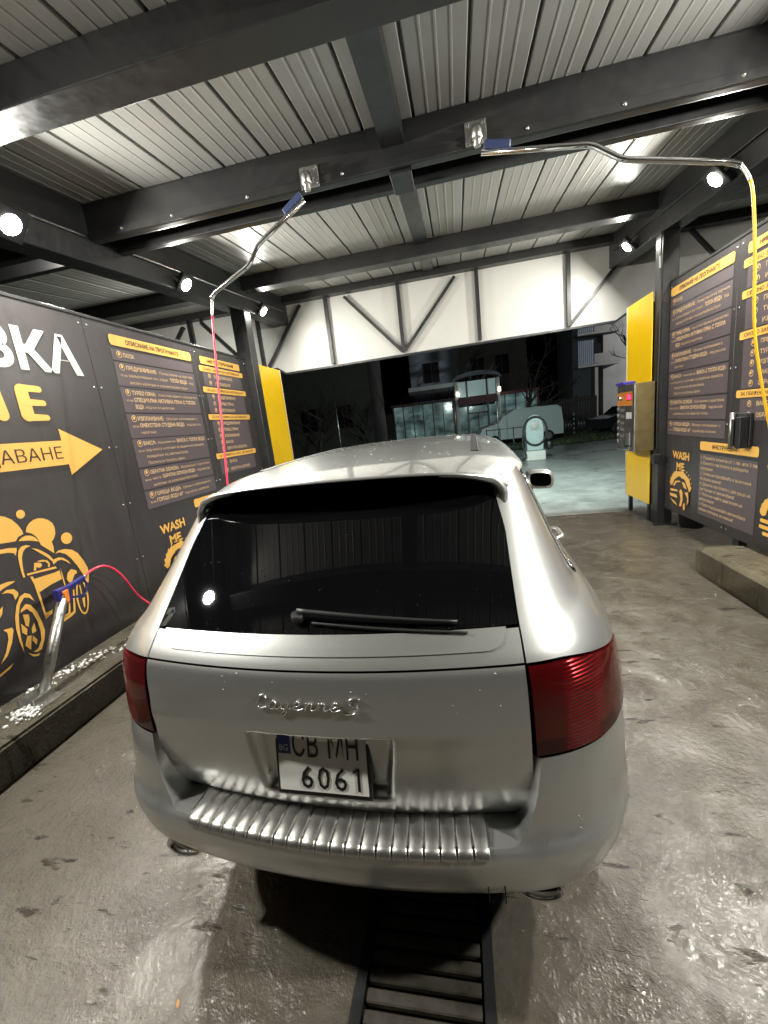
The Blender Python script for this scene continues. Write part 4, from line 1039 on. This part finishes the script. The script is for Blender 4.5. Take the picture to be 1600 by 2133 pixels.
# windscreen, bonnet, nose
def ws_fn(u, v):
    uu = 2*u-1; y = lerp(3.0, 3.72, v) + .0; z = lerp(crown(3.0)-.03*uu*uu, 1.16-.03*uu*uu, v); return Vector((lerp(hw(3.0)*.98,.76,v)*uu, y+ .16*(1-uu*uu)*.6*v, z))
patch('windscreen', M_cglass, ws_fn, 24, 10)
def hood_fn(u, v):
    uu = 2*u-1; y = lerp(3.70, 4.62, v)+.12*(1-uu*uu)*(1-.3*v); z = lerp(1.165, .93, v**1.7) - .12*abs(uu)**3; return Vector((lerp(.86,.78,v)*uu, y, z))
patch('bonnet', M_paint, hood_fn, 30, 16)
def nose_fn(u, v):
    uu = 2*u-1; a = hood_fn(u,1); z = lerp(.40, a.z-.01, v); y = a.y+.06*math.sin(v*math.pi)-(1-v)*.02; return Vector((a.x*lerp(1.06,1,v), y-.25*abs(uu)**5*(1-v), z))
patch('front_bumper', M_paint, nose_fn, 30, 12)
add_box('grille', (-.45,.45,4.775,4.80,.55,.68), M_trim, car, .01)
add_box('underbody', (-.80,.80,.34,4.45,.30,.50), M_gap, car, .03)
# wheels
def wheel(x, y):
    w = empty('wheel', (0,0,0), None, None); w.parent = car; w.location = (x, y, .365)
    bm = bmesh.new(); lathe(bm, [(.245,-.12),(.33,-.125),(.358,-.10),(.366,-.05),(.366,.05),(.358,.10),(.33,.125),(.245,.12)], 'X', 40); bm_obj('tyre', bm, M_rubber, w)
    sx = 1 if x > 0 else -1
    bm = bmesh.new(); lathe(bm, [(.246,-.10*sx),(.246,.105*sx),(.232,.11*sx),(.225,.02*sx),(.05,.03*sx),(.04,.08*sx),(.0001,.085*sx)], 'X', 40)
    for k in range(5):
        a = 2*math.pi*k/5; bar(bm, (.075*sx,.04*math.cos(a),.04*math.sin(a)), (.095*sx,.235*math.cos(a),.235*math.sin(a)), .05, .03, (1,0,0))
    bm_obj('rim', bm, M_galv, w)
for x in (-.83,.83):
    for y in (.955, 3.81): wheel(x, y)

# ================================================================== YARD AND STREET BEHIND
M_bldg = grime(mat('grey_blue_render', (.20,.21,.24), .8), (.15,.155,.17), .5, .4, .8, (.7,.9))
M_bldg2 = grime(mat('brown_render', (.17,.15,.13), .8), (.11,.10,.085), .6, .4, .8, (.7,.9))
M_dwin = mat('dark_window', (.012,.010,.012), .15)
M_redfr = mat('red_frame', (.085,.010,.014), .5)
M_sglass = mat('showroom_glass', (.10,.16,.16), .08, emis=(.40,.62,.60), estr=.085)
t_ = NT(M_sglass); t_.l(t_.math('MULTIPLY', t_.ramp(t_.noise(t_.coord((.5,1,.8)), 1.1, 4, .6), [(.38,.08),(.62,1),(.74,2.4)]), .19), t_.b.inputs['Emission Strength'])  # lit interior; the uneven glow also paints reflections on the panes
M_wood = grime(mat('fence_wood', (.060,.045,.042), .75), (.035,.03,.028), 3, .4, .7, (.7,.85))
M_bark = grime(mat('bark', (.055,.048,.038), .9), (.035,.03,.025), 9, .4, .7, (.8,.95))
M_vanw = mat('van_white', (.36,.40,.41), .35, 0, .5)
M_tyre = M_rubber

# unseen floodlights, added on the far side of the fascia to brighten the yard
for x, w_ in ((-1.8, 'left'), (1.9, 'right')):
    t = empty('added_yard_floodlight', (x, 8.30, 4.0), 'unseen added floodlight on the outer face of the fascia, %s one, turned to the yard' % w_, 'floodlight', 'added yard lights on the outer fascia')
    t.rotation_euler = (R(58), 0, 0)
    add_box('housing', (-.18,.18,-.14,.14,0,.06), M_black, t, .01)
    add_box('lens', (-.15,.15,-.11,.11,-.008,-.001), M_fascia, t)
    ld = bpy.data.lights.new('lamp','AREA'); ld.shape='RECTANGLE'; ld.size=.3; ld.size_y=.2; ld.energy = 470; ld.color=(.80,1,.94)
    lo = bpy.data.objects.new('lamp', ld); COL.objects.link(lo); lo.parent = t; lo.location = (0,0,-.02)

# grass verge
bm = bmesh.new(); rg = random.Random(5)
for k in range(5200):
    y = 20.6+11*rg.random()**1.4; x = -7+22*rg.random(); 
    if y < 20.6+.14*(x-3): continue
    h = .05+.10*rg.random(); a = rg.random()*6.28; w = .012+.012*rg.random()
    dx, dy = math.cos(a)*w, math.sin(a)*w
    bm.faces.new([bm.verts.new(p) for p in ((x-dx,y-dy,0),(x+dx,y+dy,0),(x+rg.gauss(0,.04),y+rg.gauss(0,.04),h))])
gr = bm_obj('grass', bm, mat('grass', (.05,.085,.022), .8)); gr['kind'] = 'stuff'
bm = bmesh.new(); vs = [bm.verts.new(p) for p in ((-9,18.9,.0),(16,22.4,.0),(17,34,.06),(-9,34,.06))]; bm.faces.new(vs)
o = bm_obj('grass_verge', bm, grime(mat('verge_soil', (.045,.06,.022), .95), (.06,.05,.03), 2, .4, .7, (.9,1))); o['kind']='structure'

# vacuum station
vs_ = empty('vacuum_station', (2.62, 15.9, -.03), 'pale vacuum station with rounded hood and black coiled hose beside the yard', 'vacuum')
M_vac = grime(mat('vacuum_paint', (.30,.37,.37), .4), (.20,.25,.25), 3, .45, .8, (.3,.5))
bm = bmesh.new()
prof = [(-.28,.35),(-.30,1.1),(-.26,1.42),(-.16,1.58),(0,1.63),(.16,1.58),(.26,1.42),(.30,1.1),(.28,.35)]
a = [bm.verts.new((x,-.25,z)) for x,z in prof]; b = [bm.verts.new((x,.25,z)) for x,z in prof]
for i in range(8): bm.faces.new((a[i],a[i+1],b[i+1],b[i]))
bm.faces.new(a[::-1]); bm.faces.new(b); bm.faces.new((a[0],b[0],b[-1],a[-1])); bev(bm,.02)
bm_obj('hood', bm, M_vac, vs_)
add_box('plinth', (-.34,.34,-.34,.30,0,.34), M_fascia, vs_, .02)
bm = bmesh.new()
tube(bm, [( .40*math.cos(t)+.0, -.30, 1.05+.50*math.sin(t)) for t in [2*math.pi*k/30 for k in range(31)]], .035, 8)
tube(bm, smooth_path([(-.40,-.30,1.05),(-.44,-.34,.6),(-.36,-.42,.2),(-.5,-.5,.06)],6), .035, 8)
bm_obj('hose', bm, M_rubber, vs_)
add_box('coin_panel', (-.12,.12,-.275,-.252,1.1,1.4), M_galv, vs_, .005)
bm = bmesh.new(); lathe(bm, [(.10,.0),(.12,.03),(.12,.25),(.10,.28)], 'Z', 14, (.52,-.05,.35), True); bm_obj('side_motor', bm, M_black, vs_)
# rail fence next to it
rl = empty('hose_rack', (2.0, 16.6, -.03), 'thin dark metal rack with bars standing behind the vacuum station', 'rack')
for x in (-1.0,-.5,0,.5): add_tube('upright', [(x,0,0),(x,0,1.25)], .02, M_steel, rl, 6)
for z in (.5,1.2): add_tube('rail', [(-1.0,0,z),(.5,0,z)], .018, M_steel, rl, 6)

def side_profile_car(name, loc, rz, prof, width, m, label, win, wheels, glass=M_dwin):
    t = empty(name, loc, label, 'van' if 'van' in name else 'car', rz=rz)
    bm = bmesh.new(); n = len(prof)
    rows = []
    for k, (yy, sc) in enumerate(((-width/2,.90),(-width/2*.94,1),(width/2*.94,1),(width/2,.90))):
        rows.append([bm.verts.new((x, yy, .55+(z-.55)*(sc if z > .9 else 1))) for x, z in prof])
    for a, b in zip(rows, rows[1:]):
        for i in range(n): bm.faces.new((a[i],a[(i+1)%n],b[(i+1)%n],b[i]))
    bm.faces.new(rows[0][::-1]); bm.faces.new(rows[-1]); bm_obj('body', bm, m, t, False)
    for w in win:
        for yy in (-width/2-.006, width/2+.006):
            bm = bmesh.new(); bm.faces.new([bm.verts.new((x, yy*(.985 if z>1 else 1), z)) for x, z in w]); g_ = bmesh.ops.extrude_face_region(bm, geom=bm.faces[:]); bmesh.ops.translate(bm, verts=[v for v in g_['geom'] if isinstance(v, bmesh.types.BMVert)], vec=(0,.01 if yy<0 else -.01,0)); bm_obj('window', bm, glass, t)
    for x in wheels:
        for yy in (-width/2+.08, width/2-.08):
            bm = bmesh.new(); lathe(bm, [(.18,-.1),(.30,-.1),(.32,0),(.30,.1),(.18,.1)], 'Y', 20); wl = bm_obj('wheel', bm, M_rubber, t, loc=(x,yy,.31))
            bm = bmesh.new(); lathe(bm, [(.19,-.09),(.19,.09)], 'Y', 16, close=True); bm_obj('rim', bm, M_galv, wl)
    return t
side_profile_car('white_van', (3.15, 24.3, .0), R(186), [(-2.2,.35),(-2.2,1.0),(-2.12,1.75),(-1.9,1.88),(.25,1.90),(.95,1.55),(1.2,1.25),(2.05,1.05),(2.2,.75),(2.2,.35)], 1.75, M_vanw,
  'white panel van parked sideways on the verge behind the vacuum station', [[(.30,1.72),(.86,1.48),(1.08,1.2),(.28,1.2)]], (-1.4,1.45))
side_profile_car('parked_car', (9.2, 25.5, .0), R(200), [(-2.0,.35),(-2.0,.8),(-1.6,1.0),(-1.1,1.42),(.3,1.42),(.9,1.02),(1.9,.85),(2.0,.35)], 1.7, mat('dark_car_paint', (.02,.022,.025), .25, .3, .8),
  'dark parked car half hidden by the payment terminal', [[(-1.0,1.34),(.22,1.34),(.7,1.03),(-1.35,1.03)]], (-1.25,1.25))

# striped pole
sp = empty('striped_pole', (6.9, 27.4, 0), 'thin black and white striped pole on the grass in front of the fence', 'pole')
for k in range(9): add_tube('stripe', [(0,0,.14*k),(0,0,.14*(k+1)-.002)], .045, M_fascia if k % 2 == 0 else M_black, sp, 8)
for (x, y, h, lb) in ((-5.9,20,3.9,'thin pale pole standing in the dark left of the showroom'),(1.83,21,3.2,'thin pale pole between the entrance tower and the bare tree'),(-.20,24,3.6,'thin pale pole close to the left side of the entrance tower')):
    tag(add_tube('thin_pole', [(x,y,-.03),(x,y,h)], .022, M_galv, None, 6), lb, 'pole')

# showroom with entrance tower
D = 45; k_ = 45/34
sh = empty('showroom', (0, D, 0), 'low glazed showroom with red frames and teal lit panes behind the car roof', 'showroom')
def local(o_, x, z): return (x*k_, 0, 1.8+(z-1.8)*k_)
def frame_rect(par, nm, x0, x1, z0, z1, y, dy, m): return add_box(nm, (x0,x1,y,y+dy,z0,z1), m, par)
XA, XB, ZT = -6.9, 7.9, 3.55
add_box('back_wall', (XA,XB,6,6.2,0,3.4), M_bldg, sh)
add_box('roof_slab', (XA-.2,XB+.2,-.3,6.4,ZT,ZT+.28), M_redfr, sh)
npan = 14
for i in range(npan):
    x0 = XA+(XB-XA)*i/npan; x1 = XA+(XB-XA)*(i+1)/npan
    if -.2 < (x0+x1)/2 < 4: continue
    add_box('pane', (x0+.05,x1-.05,0,.03,.12,ZT-.01), M_sglass, sh)
    add_box('mullion', (x1-.05,x1+.05,-.05,.08,0,ZT), M_redfr if i%3==0 else M_steel, sh)
add_box('corner_post', (XA-.12,XA+.05,-.08,.12,0,ZT), M_redfr, sh); add_box('corner_post', (XB-.05,XB+.15,-.08,.12,0,ZT+.01), M_redfr, sh)
# upper pent roof on the left half
bm = bmesh.new(); vs = [bm.verts.new(p) for p in ((XA-.2,-.35,ZT+.29),(.2,-.35,ZT+.29),(.2,3,5.2),(XA+1.6,3,5.2))]; bm.faces.new(vs); bm_obj('pent_roof', bm, M_dwin, sh)
add_box('roof_band', (XA+1.5,.1,2.95,3.2,5.2,5.65), M_fascia, sh)
for x in (-4.3,-2.6,-.9): 
    bm = bmesh.new(); bar(bm, (x,-.34,ZT+.31),(x*.98,2.98,5.22),.08,.06); bm_obj('glazing_bar', bm, M_steel, sh)
add_box('lamp_strip', (-5.0,-4.6,1.5,1.9,3.2,3.3), mat('interior_lamp', (.8,.9,.9), .4, emis=(.8,1,.95), estr=9), sh)
add_box('lamp_strip', (-2.2,-1.9,1.5,1.9,3.2,3.3), bpy.data.materials['interior_lamp'], sh)
# entrance tower
tw = empty('entrance_tower', (1.95, D-1.0, 0), 'arched glass entrance tower with white head and red beam in the middle of the showroom', 'tower')
for x in (-2.05,2.05): add_box('column', (x-.16,x+.16,-.15,.15,0,5.3), M_fascia, tw, .02)
for x in (-1.0,1.0): add_box('column', (x-.10,x+.10,-.1,.1,0,5.3), M_steel, tw, .02)
bm = bmesh.new(); n = 18
for k in range(n+1):
    pass
lo_ = [bm.verts.new((2.25*math.cos(math.pi-math.pi*k/n), -.2, 5.3+.75*math.sin(math.pi*k/n)*.6)) for k in range(n+1)]
hi_ = [bm.verts.new((2.45*math.cos(math.pi-math.pi*k/n), -.2, 5.32+1.2*math.sin(math.pi*k/n)*.7)) for k in range(n+1)]
lo2 = [bm.verts.new(v.co+Vector((0,.5,0))) for v in lo_]; hi2 = [bm.verts.new(v.co+Vector((0,.5,0))) for v in hi_]
for k in range(n):
    bm.faces.new((lo_[k],lo_[k+1],hi_[k+1],hi_[k])); bm.faces.new((hi_[k],hi_[k+1],hi2[k+1],hi2[k])); bm.faces.new((lo2[k],lo2[k+1],lo_[k+1],lo_[k]))
bm_obj('arch', bm, M_bldg, tw)
for a, b in ((-1.85,-1.1),(-.9,.9),(1.1,1.85)):
    add_box('upper_pane', (a,b,.0,.03,3.75,5.25), mat('lit_pane', (.3,.36,.36), .1, emis=(.6,.85,.82), estr=.20) if 'lit_pane' not in bpy.data.materials else bpy.data.materials['lit_pane'], tw)
    add_box('lower_pane', (a,b,.0,.03,.1,2.75), M_sglass, tw)
add_box('red_beam', (-2.0,2.0,-.22,.2,2.95,3.55), M_redfr, tw)
add_box('door_frame', (-.9,.9,-.06,-.01,2.0,2.12), M_redfr, tw); add_box('door_frame', (-.05,.05,-.06,-.01,.1,2.0), M_redfr, tw)
for x in (-1.9, 2.2):
    b_ = tag(add_box('wall_lamp', (1.95+x-.10,1.95+x+.10,D-1.32,D-1.22,3.9,4.3), mat('wall_lamp', (.9,.9,.8), .4, emis=(1,.93,.75), estr=6) if x < 0 else bpy.data.materials['wall_lamp']), 'small glowing wall lamp on the %s side of the entrance tower' % ('left' if x < 0 else 'right'), 'lamp')
# house behind
D2 = 56
hs = empty('house', (0, D2, 0), 'grey blue two-storey house with dark window rising behind the showroom', 'house')
q = D2/40
add_box('wall', (-4.2*q,.3*q,0,8,0,13), M_bldg, hs); add_box('wall', (.3*q,6.4*q,1.2,8,0,13), M_bldg2, hs)
for x0, x1, z0, z1 in ((-2.9*q,-1.5*q,6.6,9.1),(1.4*q,2.6*q,6.6,9.0),(3.6*q,4.8*q,6.6,9.0)):
    w_ = add_box('window', (x0,x1,-.12 if x0<0 else 1.08,-.01 if x0<0 else 1.19,z0,z1), M_dwin, hs)
    add_box('frame', ((x0+x1)/2-.05,(x0+x1)/2+.05,-.18 if x0<0 else 1.02,-.125 if x0<0 else 1.075,z0,z1), M_redfr, w_)
# apartment block on the right
ap = empty('apartment_block', (12.5, 47, 0), 'pale apartment block with balconies high on the right above the dark fence', 'building')
add_box('wall', (2.2,14,0,9,0,14), M_bldg2, ap)
add_box('wing', (-.2,2.2,2.0,9,0,14), M_bldg, ap)
for z in (5.2,8.2,11.2):
    bl = add_box('balcony', (-.6,3.2,-1.6,-.01,z,z+.22), M_bldg2, ap)
    add_box('parapet', (.9,3.2,-1.6,-1.45,z+.23,z+1.15), M_bldg2, bl)
    for k in range(8): add_box('baluster', (-.55+k*.18,-.45+k*.18,-1.58,-1.5,z+.23,z+2.5), M_bldg, bl)
    w_ = add_box('window', (1.3,2.0,-.06,-.012,z+.6,z+2.3), M_dwin, ap)
    for x in (4.5,7.5): add_box('window', (x,x+1.2,-.06,-.012,z+.8,z+2.2), M_dwin, ap)
add_box('lower_wall', (1.0,1.3,-1.4,-.1,0,5.19), M_bldg2, ap)
# left dark building
lb_ = empty('dark_building', (-13, 33, 0), 'almost black building wall at the left behind the yellow panel and bare shrubs', 'building')
add_box('wall', (-5,6.2,0,6,0,9), grime(mat('dark_render', (.07,.062,.052), .9), (.045,.04,.034), .8, .4, .8, (.8,.95)), lb_)
for x in (-3,.2,3.2): 
    w_ = add_box('window', (x,x+1.3,-.05,-.012,2.0,3.8), M_dwin, lb_); add_box('frame', (x+.6,x+.68,-.09,-.055,2.0,3.8), M_wood, w_)
# picket fences
def fence(x0, x1, y, h, label, sp_=.17):
    t = empty('picket_fence', ((x0+x1)/2, y, 0), label, 'fence'); cx = (x0+x1)/2
    bm = bmesh.new(); x = x0
    while x < x1: box(bm, x-cx, x-cx+.11, -.02, .01, .05, h+random.uniform(-.04,.04)); x += sp_
    o = bm_obj('pickets', bm, M_wood, t); o['kind'] = 'stuff'
    for z in (.5, h-.3): add_box('rail', (x0-cx,x1-cx,.012,.06,z,z+.1), M_wood, t)
    for k in range(int((x1-x0)/2.4)+1): add_box('fence_post', (x0-cx+k*2.4-.06,x0-cx+k*2.4+.06,.062,.16,0,h+.12), M_steel, t)
fence(5.6, 9.3, 31.0, 2.25, 'dark wooden picket fence right of the showroom behind the striped pole')
fence(-10.2, -6.2, 40.0, 2.9, 'dark wooden picket fence left of the showroom')
# trees
def tree(loc, h, label, seed, spread=1.0, cat='tree'):
    rt_ = random.Random(seed); t = empty('bare_tree', loc, label, cat); bm = bmesh.new(); bm2 = bmesh.new()
    def branch(p, d, ln, r, lev):
        pts = [p]; q = p.copy(); dd = d.copy()
        for k in range(4):
            dd = (dd+Vector((rt_.gauss(0,.14),rt_.gauss(0,.14),rt_.gauss(.04,.08)))).normalized(); q = q+dd*ln/4; pts.append(q.copy())
        tube(bm if lev == 0 else bm2, pts, [r*(1-.13*k) for k in range(5)], 5 if lev < 2 else 3, False)
        if lev >= 4: return
        for k in range(3 if lev else 6):
            i = rt_.choice((2,3,4)) if lev else rt_.choice((2,2,3,3,4)); nd = (dd*.7+Vector((rt_.gauss(0,.6)*spread,rt_.gauss(0,.6)*spread,rt_.gauss(.18,.25)))).normalized()
            branch(pts[i], nd, ln*rt_.uniform(.55,.75), r*.5, lev+1)
    branch(Vector((0,0,-.02)), Vector((.02,0,1)), h*.42, h*.026, 0)
    bm_obj('trunk', bm, M_bark, t, True); o = bm_obj('branches', bm2, M_bark, t, True); o['kind'] = 'stuff'
tree((4.3, 29.0, 0), 6.6, 'bare tree standing in front of the entrance tower behind the white van', 4, 1.15)
tree((1.6, 50.0, 0), 11, 'bare tree crown between the entrance tower and the grey house', 9, 1.3)
tree((15.3, 40.0, 0), 11, 'bare tree in front of the pale apartment block', 21, 1.3)
tree((-9.5, 27.0, 0), 6.2, 'bare dark tree at the left beside the yellow panel', 31, 1.2)
tree((-6.6, 30.0, 0), 5.4, 'bare dark bushy tree left of the showroom', 37, 1.3)
# rubble and snow heap
bm = bmesh.new(); rg = random.Random(8)
for k in range(60):
    c = Vector((rg.gauss(0,.55), rg.gauss(0,.3), .1+.35*rg.random()*rg.random())); r = .10+.12*rg.random()
    g = bmesh.ops.create_icosphere(bm, subdivisions=1, radius=r)
    for v in g['verts']: v.co = v.co*(.8+.4*rg.random())+c
o = bm_obj('snow_heap', bm, M_fascia, None, False, (9.4, 29.6, .05)); tag(o, 'pale heap of old snow at the foot of the right end of the fence', 'snow heap')
# a fallen leaf on the wet floor
bm = bmesh.new(); bm.faces.new([bm.verts.new((a*.022,b*.035,.006+.004*abs(a))) for a,b in ((0,-1),(.5,-.5),(.7,.1),(.35,.7),(0,1),(-.35,.7),(-.7,.1),(-.5,-.5))])
lf = bm_obj('fallen_leaf', bm, mat('leaf_brown', (.30,.14,.02), .6), None, False, (-1.06,.82,0)); lf.rotation_euler = (0,0,.6); lf.scale = (.4,.4,.6); tag(lf, 'small brown leaf lying on the wet floor left of the drain', 'leaf')
# made-up street lamp, unseen at far right, added to brighten the houses
sl2 = empty('added_street_lamp', (29, 40, 0), 'unseen added street lamp far right outside the picture, brightening the house fronts', 'street lamp')
bm = bmesh.new(); tube(bm, smooth_path([(0,0,-.03),(0,0,7.5),(-.4,0,8.4),(-1.8,0,8.7)],6), .07, 10); bm_obj('pole', bm, M_galv, sl2)
add_box('lamp_head', (-2.4,-1.6,-.18,.18,8.66,8.80), M_black, sl2, .02)
ld = bpy.data.lights.new('lamp','SPOT'); ld.spot_size = R(80); ld.spot_blend = .6; ld.energy = 24000; ld.color=(.84,.94,1); ld.shadow_soft_size = .25
lo = bpy.data.objects.new('lamp', ld); COL.objects.link(lo); lo.parent = sl2; lo.location = (-2.0,0,8.62)
lo.rotation_euler = Vector((-29,15,-4)).to_track_quat('-Z','Y').to_euler()

# water droplets left on the car, and beads on the glass
rg = random.Random(77)
M_bead = mat('paint_bead', (.42,.43,.43), .04, 0, 1)  # pale opaque droplets, their sparkle is put into the colour
M_drop = mat('water_bead', (.95,.95,.95), .02); M_drop.node_tree.nodes['Principled BSDF'].inputs['Transmission Weight'].default_value = 1; M_drop.node_tree.nodes['Principled BSDF'].inputs['IOR'].default_value = 1.33
def drops(name, fn, n, rmin, rmax, par):
    bm = bmesh.new()
    for k in range(n):
        u, v = rg.random(), rg.random(); p = Vector(fn(u,v)); q = Vector(fn(min(1,u+.004),v)); r_ = Vector(fn(u,min(1,v+.004)))
        nn = (q-p).cross(r_-p)
        if nn.length < 1e-9: continue
        nn.normalize()
        if nn.dot(p-CEN) < 0: nn = -nn
        rad = rmin+(rmax-rmin)*rg.random()**2
        g = bmesh.ops.create_icosphere(bm, subdivisions=1, radius=rad)
        for w_ in g['verts']:
            co = w_.co.copy(); h = co.dot(nn); w_.co = p + (co-nn*h) + nn*(h*.45)
    o = bm_obj(name, bm, M_drop if par is gl else M_bead, par, True); o['kind'] = 'stuff'
drops('water_droplets', lambda u,v: roof_fn(.04+.92*u, v*v*.8), 170, .002, .0055, rf)
drops('water_droplets', lambda u,v: PS(lerp(-TS,TS,u), lerp(1.228,1.56,v*v)), 110, .0012, .003, gl)
drops('water_droplets', lambda u,v: PS(lerp(-.57,.57,u), lerp(.98,1.14,v)), 22, .0015, .004, tg)
drops('water_droplets', lambda u,v: PS(lerp(.62,.98,u)*(1 if rg.random()<.5 else -1), lerp(.46,.88,v), True), 40, .0015, .0035, bp)
